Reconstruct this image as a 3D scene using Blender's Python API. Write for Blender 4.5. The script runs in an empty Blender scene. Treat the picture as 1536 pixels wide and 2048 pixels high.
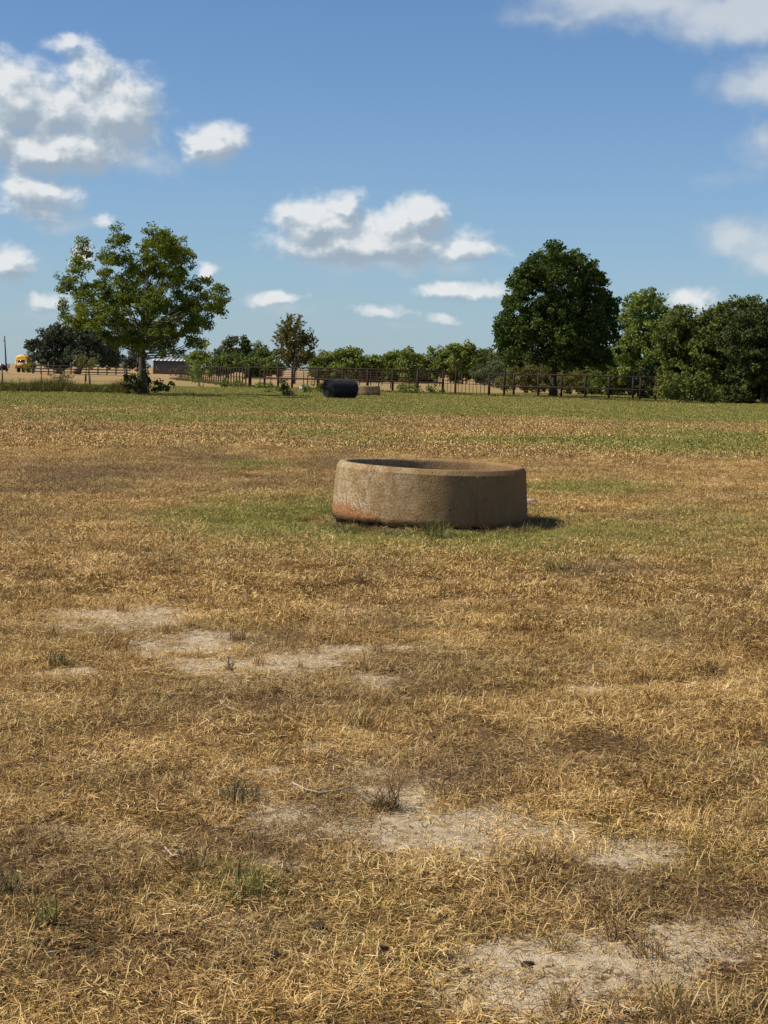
import bpy, math, random
import numpy as np
from mathutils import Vector, Matrix

# ------------------------------------------------------------------ camera
F = 3076.0                      # focal length in photograph pixels (1536 x 2048)
EYE = 1.6
PITCH, ROLL = math.radians(5.24), math.radians(1.2)
scene = bpy.context.scene
COL = scene.collection
cam_d = bpy.data.cameras.new('camera')
cam_d.sensor_fit = 'HORIZONTAL'
cam_d.sensor_width = 24.0
cam_d.lens = 24.0 * F / 1536.0
cam_d.clip_start, cam_d.clip_end = 0.1, 12000.0
cam = bpy.data.objects.new('camera', cam_d)
CM = Matrix.Rotation(math.pi / 2 - PITCH, 4, 'X') @ Matrix.Rotation(ROLL, 4, 'Z')
cam.matrix_world = Matrix.Translation((0, 0, EYE)) @ CM
COL.objects.link(cam)
scene.camera = cam
R3 = CM.to_3x3()

def ray(px, py):
    return R3 @ Vector(((px - 768) / F, -(py - 1024) / F, -1.0))

def gnd(px, py, z=0.0):
    d = ray(px, py); t = (z - EYE) / d.z
    return Vector((d.x * t, d.y * t, z))

def at(px, py, Y):
    d = ray(px, py); t = Y / d.y
    return Vector((d.x * t, Y, EYE + d.z * t))

# ------------------------------------------------------------------ sun, exposure
SUN_EL, SUN_AZ = math.radians(50), math.radians(262)     # azimuth clockwise from +Y
sun_dir = Vector((math.sin(SUN_AZ) * math.cos(SUN_EL), math.cos(SUN_AZ) * math.cos(SUN_EL), math.sin(SUN_EL)))
sl = bpy.data.lights.new('sun', 'SUN'); sl.energy = 5.0; sl.angle = math.radians(0.53); sl.color = (1.0, 0.90, 0.74)
so = bpy.data.objects.new('sun', sl); so.rotation_euler = (-sun_dir).to_track_quat('-Z', 'Y').to_euler()
so.location = (-30, 0, 40); COL.objects.link(so)
vs = scene.view_settings
vs.view_transform = 'Standard'; vs.look = 'None'; vs.exposure = 0.24; vs.gamma = 1.0; vs.use_curve_mapping = False
scene.cycles.max_bounces = 4; scene.cycles.diffuse_bounces = 2; scene.cycles.glossy_bounces = 2; scene.cycles.transmission_bounces = 3

# ------------------------------------------------------------------ node helpers
class NT:
    def __init__(s, tree): s.t = tree; s.L = tree.links
    def n(s, typ, ins=None, out=0, **props):
        nd = s.t.nodes.new(typ)
        for k, v in props.items(): setattr(nd, k, v)
        for k, v in (ins or {}).items():
            if hasattr(v, 'links') or isinstance(v, bpy.types.NodeSocket): s.L.new(v, nd.inputs[k])
            else: nd.inputs[k].default_value = v
        return nd.outputs[out]
    def m(s, op, a, b=0.0, c=0.0, clamp=False):
        return s.n('ShaderNodeMath', {0: a, 1: b, 2: c}, operation=op, use_clamp=clamp)
    def v(s, op, a, b=(0, 0, 0)):
        return s.n('ShaderNodeVectorMath', {0: a, 1: b}, operation=op)
    def vl(s, a):
        return s.n('ShaderNodeVectorMath', {0: a}, out=1, operation='LENGTH')
    def ss(s, x, lo, hi, a=0.0, b=1.0):
        return s.n('ShaderNodeMapRange', {0: x, 1: lo, 2: hi, 3: a, 4: b}, interpolation_type='SMOOTHSTEP')
    def mr(s, x, lo, hi, a=0.0, b=1.0):
        return s.n('ShaderNodeMapRange', {0: x, 1: lo, 2: hi, 3: a, 4: b})
    def noise(s, vec, scale, detail=3.0, rough=0.55, dist=0.0, out=0, lac=2.0):
        return s.n('ShaderNodeTexNoise', {'Vector': vec, 'Scale': scale, 'Detail': detail, 'Roughness': rough, 'Distortion': dist, 'Lacunarity': lac}, out=out)
    def mix(s, f, a, b, blend='MIX'):
        nd = s.t.nodes.new('ShaderNodeMix'); nd.data_type = 'RGBA'; nd.blend_type = blend
        for k, v in ((0, f), (6, a), (7, b)):
            if isinstance(v, bpy.types.NodeSocket): s.L.new(v, nd.inputs[k])
            else:
                if k and len(v) == 3: v = (*v, 1)
                nd.inputs[k].default_value = v
        return nd.outputs[2]
    def ramp(s, f, stops, interp='LINEAR'):
        nd = s.t.nodes.new('ShaderNodeValToRGB'); cr = nd.color_ramp; cr.interpolation = interp
        while len(cr.elements) < len(stops): cr.elements.new(0.5)
        for e, (p, c) in zip(cr.elements, stops): e.position = p; e.color = (*c, 1)
        s.L.new(f, nd.inputs[0]); return nd.outputs[0]

# ------------------------------------------------------------------ world: sky with cumulus
def build_world():
    w = bpy.data.worlds.new('World'); scene.world = w; w.use_nodes = True
    T = NT(w.node_tree); w.node_tree.nodes.clear()
    sky = T.n('ShaderNodeTexSky', sky_type='NISHITA', sun_disc=False, sun_elevation=SUN_EL, sun_rotation=SUN_AZ,
              altitude=300.0, air_density=1.0, dust_density=0.0, ozone_density=3.0)
    # clouds seen in the photograph: (px, py, rx, ry, weight)
    blobs = [(30, 195, 118, 84, 1.25), (225, 225, 115, 95, 1.25), (185, 150, 62, 66, 1.0), (135, 88, 44, 18, .55), (110, 300, 180, 52, 1.2), (120, 225, 120, 70, 1.1),
             (-40, 260, 120, 90, 1.0), (428, 290, 74, 46, 1.15), (385, 272, 34, 24, .8), (62, 385, 92, 58, .95), (90, 425, 60, 30, .6),
             (207, 442, 30, 14, .45), (18, 532, 66, 40, 1.0), (85, 606, 48, 22, .75), (165, 515, 26, 28, .8), (414, 545, 28, 24, 1.0),
             (640, 440, 104, 54, 1.2), (690, 410, 46, 34, 1.0), (845, 435, 66, 56, 1.25), (740, 485, 220, 56, 1.15), (930, 500, 90, 26, .75), (780, 455, 110, 40, .9),
             (556, 597, 70, 19, .9), (900, 578, 75, 24, .9), (960, 585, 70, 22, .7), (760, 622, 60, 15, .7), (882, 642, 36, 16, .75),
             (1385, 604, 66, 24, .7)]
    veils = [(1290, 0, 330, 70, 1.0), (1490, 20, 260, 80, 1.2), (1110, 30, 160, 44, .6), (1520, 160, 130, 62, 1.0), (1540, 285, 76, 80, .6), (1480, 480, 130, 56, 1.0), (1530, 515, 110, 52, .9), (1430, 350, 110, 34, .45), (1080, 545, 120, 24, .45),
             (780, 530, 260, 30, .5), (600, 620, 130, 26, .4), (300, 330, 150, 40, .5), (120, 450, 90, 26, .5), (80, 640, 120, 26, .5), (820, 655, 160, 24, .4), (1400, 620, 120, 30, .4)]
    g = bpy.data.node_groups.new('cloud_density', 'ShaderNodeTree')
    for nm in ('P', 'D'): g.interface.new_socket(nm, in_out='INPUT', socket_type='NodeSocketVector')
    for nm in ('density', 'veil'): g.interface.new_socket(nm, in_out='OUTPUT', socket_type='NodeSocketFloat')
    G = NT(g)
    gi = g.nodes.new('NodeGroupInput'); go = g.nodes.new('NodeGroupOutput')
    P0, D0 = gi.outputs[0], gi.outputs[1]
    w1 = G.v('SUBTRACT', G.noise(P0, 38, 3, .6, out=1), (.5, .5, .5))
    P = G.v('ADD', P0, G.v('MULTIPLY', w1, (.030, .020, 0)))
    acc = None
    for (px, py, rx, ry, wt) in blobs:
        d = ray(px, py).normalized()
        u, v = math.atan2(d.x, d.y), math.asin(d.z)
        q = G.v('MULTIPLY', G.v('SUBTRACT', P, (u, v, 0)), (F / rx, F / ry, 0))
        b = G.m('MULTIPLY_ADD', G.vl(q), -wt, wt)
        acc = b if acc is None else G.m('SMOOTH_MAX', acc, b, .12)
    acc2 = None
    for (px, py, rx, ry, wt) in veils:
        d = ray(px, py).normalized()
        u, v = math.atan2(d.x, d.y), math.asin(d.z)
        q = G.v('MULTIPLY', G.v('SUBTRACT', P, (u, v, 0)), (F / rx, F / ry, 0))
        b = G.m('MULTIPLY_ADD', G.vl(q), -wt, wt)
        acc2 = b if acc2 is None else G.m('SMOOTH_MAX', acc2, b, .25)
    # beyond the frame the same kind of scattered cumulus goes on
    sep = g.nodes.new('ShaderNodeSeparateXYZ'); g.links.new(P0, sep.inputs[0])
    far_u = G.ss(G.m('ABSOLUTE', sep.outputs[0]), .27, .36)
    far_v = G.ss(sep.outputs[1], .25, .32)
    far = G.m('MAXIMUM', far_u, far_v)
    cov = G.m('MULTIPLY_ADD', G.noise(G.v('MULTIPLY', D0, (1, 1, 2.2)), 5.5, 2, .5), 7.0, -4.1)
    cov = G.m('MINIMUM', cov, 1.0)
    out_b = G.m('ADD', G.m('MULTIPLY', G.m('ADD', cov, .8), far), -.8)
    acc = G.m('MAXIMUM', acc, out_b)
    P3 = G.v('MULTIPLY', P0, (1, 1.35, 1))
    fb = G.noise(P3, 62, 6, .58, .25)
    fb2 = G.noise(P3, 22, 3, .5, .0)
    dn = G.m('ADD', G.m('MULTIPLY', acc, 1.25), G.m('MULTIPLY_ADD', fb, 1.25, -.52))
    dn = G.m('ADD', dn, G.m('MULTIPLY_ADD', fb2, .5, -.27))
    g.links.new(dn, go.inputs[0])
    g.links.new(G.m('ADD', acc2, G.m('MULTIPLY_ADD', G.noise(P3, 34, 5, .5, .2), .95, -.52)), go.inputs[1])
    D = T.n('ShaderNodeTexCoord')
    D = w.node_tree.nodes['Texture Coordinate'].outputs['Generated']
    sx = w.node_tree.nodes.new('ShaderNodeSeparateXYZ'); w.node_tree.links.new(D, sx.inputs[0])
    u = T.m('ARCTAN2', sx.outputs[0], sx.outputs[1]); v = T.m('ARCSINE', sx.outputs[2])
    cb = w.node_tree.nodes.new('ShaderNodeCombineXYZ'); w.node_tree.links.new(u, cb.inputs[0]); w.node_tree.links.new(v, cb.inputs[1])
    def dens(off):
        nd = w.node_tree.nodes.new('ShaderNodeGroup'); nd.node_tree = g
        w.node_tree.links.new(T.v('ADD', cb.outputs[0], (*off, 0)), nd.inputs[0]); w.node_tree.links.new(D, nd.inputs[1])
        return nd.outputs
    o0 = dens((0, 0)); d0 = o0[0]; d1 = dens((-.0045, .0075))[0]
    alpha = T.ss(d0, -.16, .86)
    lit = T.m('MULTIPLY_ADD', T.m('SUBTRACT', d0, d1), 1.25, .46, clamp=True)
    thick = T.ss(d0, .25, 1.1)
    lit = T.m('SUBTRACT', lit, T.m('MULTIPLY', thick, .10), clamp=True)
    ccol = T.ramp(lit, [(0, (3.0, 3.6, 4.3)), (.42, (4.1, 4.7, 5.2)), (.72, (5.9, 6.2, 6.4)), (1, (7.4, 7.4, 7.35))])
    up = T.ss(sx.outputs[2], .0, .05)
    skyc = T.mix(1.0, sky, (.575, .735, .90), 'MULTIPLY')
    hazef = T.m('MULTIPLY', T.m('POWER', T.m('SUBTRACT', 1.0, T.m('ABSOLUTE', sx.outputs[2]), clamp=True), 9.0), .72)
    skyc = T.mix(hazef, skyc, (2.75, 3.6, 4.5))
    a2 = T.m('MULTIPLY', alpha, T.m('MULTIPLY', up, .93))
    vl = T.m('MULTIPLY', T.m('MULTIPLY', T.ss(o0[1], -.05, .85), up), .80)
    skyc = T.mix(vl, skyc, T.ramp(vl, [(0, (3.9, 4.4, 5.0)), (.8, (5.5, 5.9, 6.2))]))
    col = T.mix(a2, skyc, ccol)
    bg = w.node_tree.nodes.new('ShaderNodeBackground'); w.node_tree.links.new(col, bg.inputs[0]); bg.inputs[1].default_value = 0.1
    wo = w.node_tree.nodes.new('ShaderNodeOutputWorld'); w.node_tree.links.new(bg.outputs[0], wo.inputs[0])
    w.cycles.sampling_method = 'MANUAL'; w.cycles.sample_map_resolution = 512
build_world()

# ------------------------------------------------------------------ mesh helpers
rng = np.random.default_rng(7)
random.seed(7)

def mesh_np(name, V, faces, attrs=None, smooth=False):
    """faces: list of int arrays, one (n, k) array for each face size k; attrs: {name: per-face values}"""
    me = bpy.data.meshes.new(name)
    V = np.asarray(V, np.float32)
    faces = [np.asarray(f, np.int32) for f in faces if len(f)]
    me.vertices.add(len(V)); me.vertices.foreach_set('co', V.ravel())
    nl = sum(f.size for f in faces); nf = sum(len(f) for f in faces)
    me.loops.add(nl); me.loops.foreach_set('vertex_index', np.concatenate([f.ravel() for f in faces]))
    tot = np.concatenate([np.full(len(f), f.shape[1], np.int32) for f in faces])
    st = np.concatenate([[0], np.cumsum(tot)[:-1]]).astype(np.int32)
    me.polygons.add(nf); me.polygons.foreach_set('loop_start', st)
    if smooth: me.polygons.foreach_set('use_smooth', np.ones(nf, bool))
    for k, a in (attrs or {}).items():
        at_ = me.attributes.new(k, 'FLOAT', 'FACE'); at_.data.foreach_set('value', np.asarray(a, np.float32))
    me.update(calc_edges=True); me.validate()
    return me

def tag(o, label=None, cat=None, group=None, kind=None):
    if label: o['label'] = label
    if cat: o['category'] = cat
    if group: o['group'] = group
    if kind: o['kind'] = kind
    return o

def thing(name, label, cat, loc=(0, 0, 0), group=None):
    o = bpy.data.objects.new(name, None); o.location = loc; o.empty_display_size = .2
    COL.objects.link(o); return tag(o, label, cat, group)

def obj(name, me, mat, parent=None, loc=None):
    o = bpy.data.objects.new(name, me)
    if mat and not me.materials: me.materials.append(mat)
    if parent: o.parent = parent
    if loc is not None: o.location = loc
    COL.objects.link(o); return o

class MB:
    """collects boxes, tubes and lathe surfaces in world coordinates"""
    def __init__(s): s.V = []; s.F = {3: [], 4: []}
    def add(s, V, faces):
        k = len(s.V); s.V.extend([tuple(v) for v in V])
        for f in faces: s.F.setdefault(len(f), []).append([i + k for i in f])
        return s
    def tube(s, pts, rad, n=8, cap=True):
        pts = [Vector(p) for p in pts]
        if not hasattr(rad, '__len__'): rad = [rad] * len(pts)
        V, Fc = [], []
        for i, p in enumerate(pts):
            d = (pts[min(i + 1, len(pts) - 1)] - pts[max(i - 1, 0)]).normalized()
            a = d.cross(Vector((0, 0, 1)) if abs(d.z) < .9 else Vector((1, 0, 0))).normalized(); b = d.cross(a)
            for k in range(n):
                t = 2 * math.pi * k / n
                V.append(p + (a * math.cos(t) + b * math.sin(t)) * rad[i])
        for i in range(len(pts) - 1):
            for k in range(n):
                k2 = (k + 1) % n
                Fc.append((i * n + k, (i + 1) * n + k, (i + 1) * n + k2, i * n + k2))
        if cap:
            m = len(pts) - 1
            for j, r in ((0, 1), (m, 0)):
                c = len(V); V.append(pts[j])
                for k in range(n):
                    e = (j * n + k, j * n + (k + 1) % n, c)
                    Fc.append(e if r else (e[1], e[0], e[2]))
        return s.add(V, Fc)
    def box(s, c, size, M=None):
        c = Vector(c); V = []
        for x in (-.5, .5):
            for y in (-.5, .5):
                for z in (-.5, .5):
                    p = Vector((x * size[0], y * size[1], z * size[2]))
                    V.append(c + ((M @ p) if M else p))
        return s.add(V, [(0, 1, 3, 2), (4, 6, 7, 5), (0, 4, 5, 1), (2, 3, 7, 6), (0, 2, 6, 4), (1, 5, 7, 3)])
    def build(s, name, mat, parent=None, smooth=False):
        V = np.array(s.V, np.float32)
        if parent is not None: V = V - np.array(parent.location, np.float32)
        me = mesh_np(name, V, [np.array(f) for f in s.F.values() if f], smooth=smooth)
        return obj(name, me, mat, parent)

def vnoise(x, y, seed=0):
    xi, yi = np.floor(x).astype(np.int64), np.floor(y).astype(np.int64)
    fx, fy = x - xi, y - yi
    fx, fy = fx * fx * (3 - 2 * fx), fy * fy * (3 - 2 * fy)
    def h(a, b):
        n = (a * 374761393 + b * 668265263 + seed * 1442695041) & 0xffffffff
        n = ((n ^ (n >> 13)) * 1274126177) & 0xffffffff
        return ((n ^ (n >> 16)) & 0xffff) / 65535.0
    return (h(xi, yi) * (1 - fx) + h(xi + 1, yi) * fx) * (1 - fy) + (h(xi, yi + 1) * (1 - fx) + h(xi + 1, yi + 1) * fx) * fy

def fbm(x, y, scale, oct=4, seed=0):
    r, a, s = 0, .5, scale
    for i in range(oct):
        r = r + a * vnoise(x * s + i * 17.3, y * s - i * 9.1, seed + i); a *= .5; s *= 2.03
    return r / (1 - .5 ** oct)

def sstep(x, a, b):
    t = np.clip((x - a) / (b - a), 0, 1); return t * t * (3 - 2 * t)

# ------------------------------------------------------------------ ground: zones read off the photograph
def ell(px, py, rx, ry):
    c = gnd(px, py); n_, f_ = gnd(px, py + ry), gnd(px, py - ry)
    return c.x, .5 * (n_.y + f_.y), rx * c.y / F, .5 * (f_.y - n_.y)
GREEN = [(*ell(*a[:4]), a[4]) for a in [
    (760, 1052, 330, 48, .95), (520, 1045, 190, 40, .75), (960, 1075, 260, 34, .85), (1240, 1075, 260, 40, .55), (1470, 1060, 200, 50, .45), (640, 1030, 120, 30, .8),
    (490, 932, 70, 12, .75), (1150, 980, 140, 15, .8), (1250, 887, 330, 9, 1.0), (1450, 880, 210, 22, .8), (1320, 897, 280, 9, .75),
    (620, 865, 90, 7, .85), (700, 884, 90, 7, .7), (330, 836, 280, 10, .95), (560, 842, 190, 9, .85), (850, 815, 320, 10, 1.05),
    (1250, 820, 400, 12, .7), (1500, 838, 180, 12, .7), (700, 812, 180, 7, .8), (200, 800, 300, 9, .5), (230, 960, 60, 8, .25),
    (1105, 1140, 36, 12, .5), (480, 1760, 60, 30, .35), (900, 1700, 160, 60, .12), (1240, 1680, 200, 80, .12)]]
DARK = [(*ell(*a[:4]), a[4]) for a in [
    (120, 960, 220, 40, .9), (420, 940, 220, 30, .7), (560, 965, 140, 26, .6), (1170, 1148, 90, 14, .8), (760, 1072, 140, 14, .8), (680, 1235, 160, 22, .5),
    (330, 1560, 160, 50, .6), (540, 1700, 160, 60, .7), (150, 1750, 150, 50, .4), (560, 1880, 220, 50, .4), (900, 1560, 200, 40, .5), (60, 1690, 90, 40, .6), (1150, 1760, 160, 40, .5), (1350, 1280, 120, 20, .4)]]
BARE = [(*ell(*a[:4]), a[4]) for a in [
    (250, 1238, 143, 27, 0.9), (150, 1252, 77, 11, 0.95), (380, 1290, 130, 26, .9), (430, 1335, 120, 26, 1.0), (560, 1335, 120, 26, 1.0), (300, 1305, 99, 18, 0.85),
    (740, 1302, 110, 12, .95), (660, 1320, 70, 14, .8), (130, 1350, 99, 13, 0.85), (730, 1370, 66, 23, 0.8), (1160, 1382, 60, 12, .6), (1330, 1290, 60, 10, .4), (280, 1375, 60, 12, .5),
    (520, 1545, 50, 18, .75), (660, 1620, 132, 46, 1.05), (860, 1660, 165, 52, 1.0), (760, 1580, 132, 34, 0.8), (1000, 1640, 120, 36, .7), (880, 1690, 90, 22, .85), (1260, 1710, 99, 39, 1.0), (1080, 1680, 160, 40, .7),
    (500, 1730, 110, 20, .6), (120, 1665, 80, 12, .55), (640, 1500, 90, 16, .5), (700, 1530, 80, 14, .5),
    (1100, 1920, 150, 46, .95), (1010, 1985, 132, 69, 1.05), (1260, 1910, 143, 41, 1.05), (1420, 1890, 143, 46, 1.0), (1200, 2010, 140, 50, .8), (1340, 1960, 120, 36, .6), (1500, 1850, 60, 30, .6)]]

def zone(x, y, lst):
    r = np.zeros_like(x)
    for (cx, cy, rx, ry, w) in lst:
        q = ((x - cx) / rx) ** 2 + ((y - cy) / ry) ** 2
        r = np.maximum(r, w * np.exp(-q * .9))
    return r

def f_green(x, y):
    d = np.maximum(y, 1)
    g = zone(x, y, GREEN)
    strip = sstep(d, 50, 64) * (1 - sstep(d, 150, 220)) * .98           # mown strip by the corral
    strip = strip * (.25 + 1.35 * fbm(x * .07, y * .40, 1, 4, 5))
    g = np.maximum(g, strip)
    g = g + (fbm(x, y, .55, 4, 11) - .5) * .55 * sstep(d, 12, 20) + .05
    g = g + (fbm(x, y * 1.0, 2.2, 3, 31) - .5) * .35
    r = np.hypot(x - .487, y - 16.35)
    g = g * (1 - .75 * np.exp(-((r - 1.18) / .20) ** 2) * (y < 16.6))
    return np.clip(g, 0, 1)
def f_dark(x, y):
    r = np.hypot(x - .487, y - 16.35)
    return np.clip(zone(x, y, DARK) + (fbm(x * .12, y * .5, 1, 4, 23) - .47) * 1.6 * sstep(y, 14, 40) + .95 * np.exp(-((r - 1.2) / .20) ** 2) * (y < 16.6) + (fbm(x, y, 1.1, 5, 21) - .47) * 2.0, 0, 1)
def f_bare(x, y):
    b = zone(x, y, BARE) * (-.15 + 2.3 * fbm(x * .7, y, 5.5, 5, 41)) + (fbm(x, y, 13, 3, 43) - .5) * .55 - .08
    far = sstep(y, 14, 20)
    return np.clip(b, 0, 1) * (1 - far)

TROUGH = gnd(859, 1050); TROUGH = Vector((TROUGH.x, 16.35, 0))
TROUGH.x = at(859, 1000, 16.35).x
def H(x, y):
    x = np.asarray(x, float); y = np.asarray(y, float)
    near = 1 - sstep(np.hypot(x, y), 25, 60)
    h = (fbm(x, y, 1.5, 4, 61) - .5) * .045 * near + (fbm(x, y, .16, 2, 71) - .5) * .10 * sstep(np.hypot(x, y), 3, 12) * (1 - sstep(np.hypot(x, y), 300, 600))
    r = np.hypot(x - TROUGH.x, y - TROUGH.y)
    h = h * sstep(r, .9, 1.9) - .03 * np.exp(-((r - 1.15) / .25) ** 2) + .03 * np.exp(-((r - 1.2) / .1) ** 2) * (fbm(x, y, 5, 3, 81) - .35)
    return h
def hz(x, y): return float(H(np.array([x]), np.array([y]))[0])

def build_ground():
    ys = list(np.linspace(-14, 2.6, 26))
    y = 2.6
    while y < 135: y *= 1.0115; ys.append(y)
    while y < 7000: y *= 1.07; ys.append(y)
    ys = [-6000, -2500, -1000, -400, -160, -60, -28] + ys
    xs = [0.0]; st = .035; x = 0
    while x < 6500:
        x += st
        if x > 2.4: st *= 1.032
        xs.append(x)
    xs = np.array([-a for a in xs[:0:-1]] + xs); ys = np.array(ys)
    X, Y = np.meshgrid(xs, ys)
    Z = H(X, Y)
    V = np.stack([X, Y, Z], -1).reshape(-1, 3)
    nx, ny = len(xs), len(ys)
    i = np.arange(nx - 1)[None, :] + nx * np.arange(ny - 1)[:, None]
    Fq = np.stack([i, i + 1, i + nx + 1, i + nx], -1).reshape(-1, 4)
    me = mesh_np('ground', V, [Fq], smooth=True)
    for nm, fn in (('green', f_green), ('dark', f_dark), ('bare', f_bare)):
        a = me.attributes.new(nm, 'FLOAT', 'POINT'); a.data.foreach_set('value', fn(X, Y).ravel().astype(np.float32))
    m = bpy.data.materials.new('dry_pasture'); m.use_nodes = True
    T = NT(m.node_tree); b = m.node_tree.nodes['Principled BSDF']
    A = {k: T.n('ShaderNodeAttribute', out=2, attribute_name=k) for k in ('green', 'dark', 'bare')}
    P = T.n('ShaderNodeNewGeometry')
    n1 = T.noise(P, 9, 6, .7); n2 = T.noise(P, 110, 3, .65); n3 = T.noise(P, .35, 4, .6)
    n4 = T.noise(T.v('MULTIPLY', P, (.06, .5, 1)), 1, 4, .6)
    straw = T.ramp(T.m('ADD', T.m('MULTIPLY', n1, .6), T.m('MULTIPLY', n2, .4)), [(.38, (.055, .030, .011)), (.5, (.21, .128, .046)), (.62, (.46, .31, .12))])  # dark stop lowered for the shade between blades
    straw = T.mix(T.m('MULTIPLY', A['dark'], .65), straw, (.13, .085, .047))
    grn = T.ramp(T.m('ADD', T.m('MULTIPLY', n1, .5), T.m('MULTIPLY', n3, .5)), [(.3, (.12, .12, .024)), (.65, (.27, .23, .06))])
    gf = T.ss(T.m('ADD', A['green'], T.m('MULTIPLY_ADD', n1, .3, -.15)), .15, .65)
    dist = T.vl(T.v('MULTIPLY', P, (1, 1, 0)))
    gf = T.m('MULTIPLY', gf, T.ss(dist, 420, 180))
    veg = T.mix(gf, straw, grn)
    farc = T.ramp(n4, [(.3, (.26, .165, .08)), (.7, (.36, .25, .12))])
    veg = T.mix(T.ss(dist, 118, 135), veg, T.mix(T.m('MULTIPLY', gf, .35), farc, grn))
    soil = T.ramp(T.noise(P, 24, 6, .7), [(.28, (.28, .195, .108)), (.5, (.58, .46, .30)), (.72, (.76, .64, .455))])
    bf = T.ss(T.m('ADD', A['bare'], T.m('MULTIPLY_ADD', T.noise(P, 26, 6, .75), 1.9, -.95)), .16, .36)
    base = T.mix(bf, veg, soil)
    m.node_tree.links.new(base, b.inputs['Base Color'])
    b.inputs['Roughness'].default_value = .95; b.inputs['Specular IOR Level'].default_value = .1
    bh = T.m('ADD', T.noise(P, 30, 6, .7), T.m('MULTIPLY', T.noise(P, 140, 3, .6), .4))
    bmp = T.n('ShaderNodeBump', {'Height': bh, 'Strength': 1.0, 'Distance': .03})
    m.node_tree.links.new(bmp, b.inputs['Normal'])
    return tag(obj('ground', me, m), 'sunburnt brown pasture with pale bare soil patches', kind='structure')
build_ground()

# ------------------------------------------------------------------ materials
def leaf_mat(name, dark, light, trans=.25, rough=.6):
    m = bpy.data.materials.new(name); m.use_nodes = True; nt = m.node_tree; T = NT(nt)
    b = nt.nodes['Principled BSDF']
    r = T.n('ShaderNodeAttribute', out=2, attribute_name='tone')
    c = T.mix(r, dark, light)
    nt.links.new(c, b.inputs['Base Color']); b.inputs['Roughness'].default_value = .8; b.inputs['Specular IOR Level'].default_value = .08
    tr = nt.nodes.new('ShaderNodeBsdfTranslucent'); nt.links.new(T.mix(1.0, c, (1.0, 1.05, .5), 'MULTIPLY'), tr.inputs[0])
    mx = nt.nodes.new('ShaderNodeMixShader'); mx.inputs[0].default_value = trans
    nt.links.new(b.outputs[0], mx.inputs[1]); nt.links.new(tr.outputs[0], mx.inputs[2])
    nt.links.new(mx.outputs[0], nt.nodes['Material Output'].inputs[0])
    return m

def simple_mat(name, c1, c2, scale=6, rough=.8, metal=0, bump=0.0, spec=.3, detail=4, stretch=(1, 1, 1)):
    m = bpy.data.materials.new(name); m.use_nodes = True; nt = m.node_tree; T = NT(nt); b = nt.nodes['Principled BSDF']
    tc = nt.nodes.new('ShaderNodeTexCoord'); P = T.v('MULTIPLY', tc.outputs['Object'], stretch)
    n = T.noise(P, scale, detail, .65)
    nt.links.new(T.ramp(n, [(.3, c1), (.7, c2)]), b.inputs['Base Color'])
    b.inputs['Roughness'].default_value = rough; b.inputs['Metallic'].default_value = metal; b.inputs['Specular IOR Level'].default_value = spec
    if bump:
        nt.links.new(T.n('ShaderNodeBump', {'Height': T.noise(P, scale * 4, 4, .6), 'Strength': bump, 'Distance': .02}), b.inputs['Normal'])
    return m

def grass_mat():
    m = bpy.data.materials.new('grass_blades'); m.use_nodes = True; nt = m.node_tree; T = NT(nt); b = nt.nodes['Principled BSDF']
    tone = T.n('ShaderNodeAttribute', out=2, attribute_name='tone')
    gr = T.n('ShaderNodeAttribute', out=2, attribute_name='g_green', attribute_type='INSTANCER')
    dk = T.n('ShaderNodeAttribute', out=2, attribute_name='g_dark', attribute_type='INSTANCER')
    P = T.n('ShaderNodeNewGeometry')
    big = T.noise(P, 1.6, 4, .65)
    f = T.m('ADD', tone, T.m('MULTIPLY_ADD', big, 1.3, -.68))
    dry = T.ramp(f, [(0, (.075, .040, .013)), (.25, (.27, .148, .043)), (.55, (.60, .374, .116)), (.8, (.80, .56, .225)), (1, (.90, .71, .39))])  # dark end lowered for shaded gaps, pale end raised for highlights
    dry = T.mix(T.m('MULTIPLY', dk, .75), dry, T.mix(tone, (.095, .055, .03), (.27, .18, .10)))
    grn = T.ramp(tone, [(0, (.07, .082, .016)), (.4, (.165, .182, .034)), (.7, (.32, .30, .066)), (1, (.54, .43, .15))])
    sel = T.ss(T.m('ADD', gr, T.m('MULTIPLY_ADD', T.m('FRACT', T.m('MULTIPLY', tone, 17.3)), .7, -.35)), .25, .55)
    c = T.mix(sel, dry, grn)
    nt.links.new(c, b.inputs['Base Color']); b.inputs['Roughness'].default_value = .65; b.inputs['Specular IOR Level'].default_value = .25
    tr = nt.nodes.new('ShaderNodeBsdfTranslucent'); nt.links.new(c, tr.inputs[0])
    mx = nt.nodes.new('ShaderNodeMixShader'); mx.inputs[0].default_value = .12
    nt.links.new(b.outputs[0], mx.inputs[1]); nt.links.new(tr.outputs[0], mx.inputs[2])
    nt.links.new(mx.outputs[0], nt.nodes['Material Output'].inputs[0])
    return m
M_GRASS = grass_mat()

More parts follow.
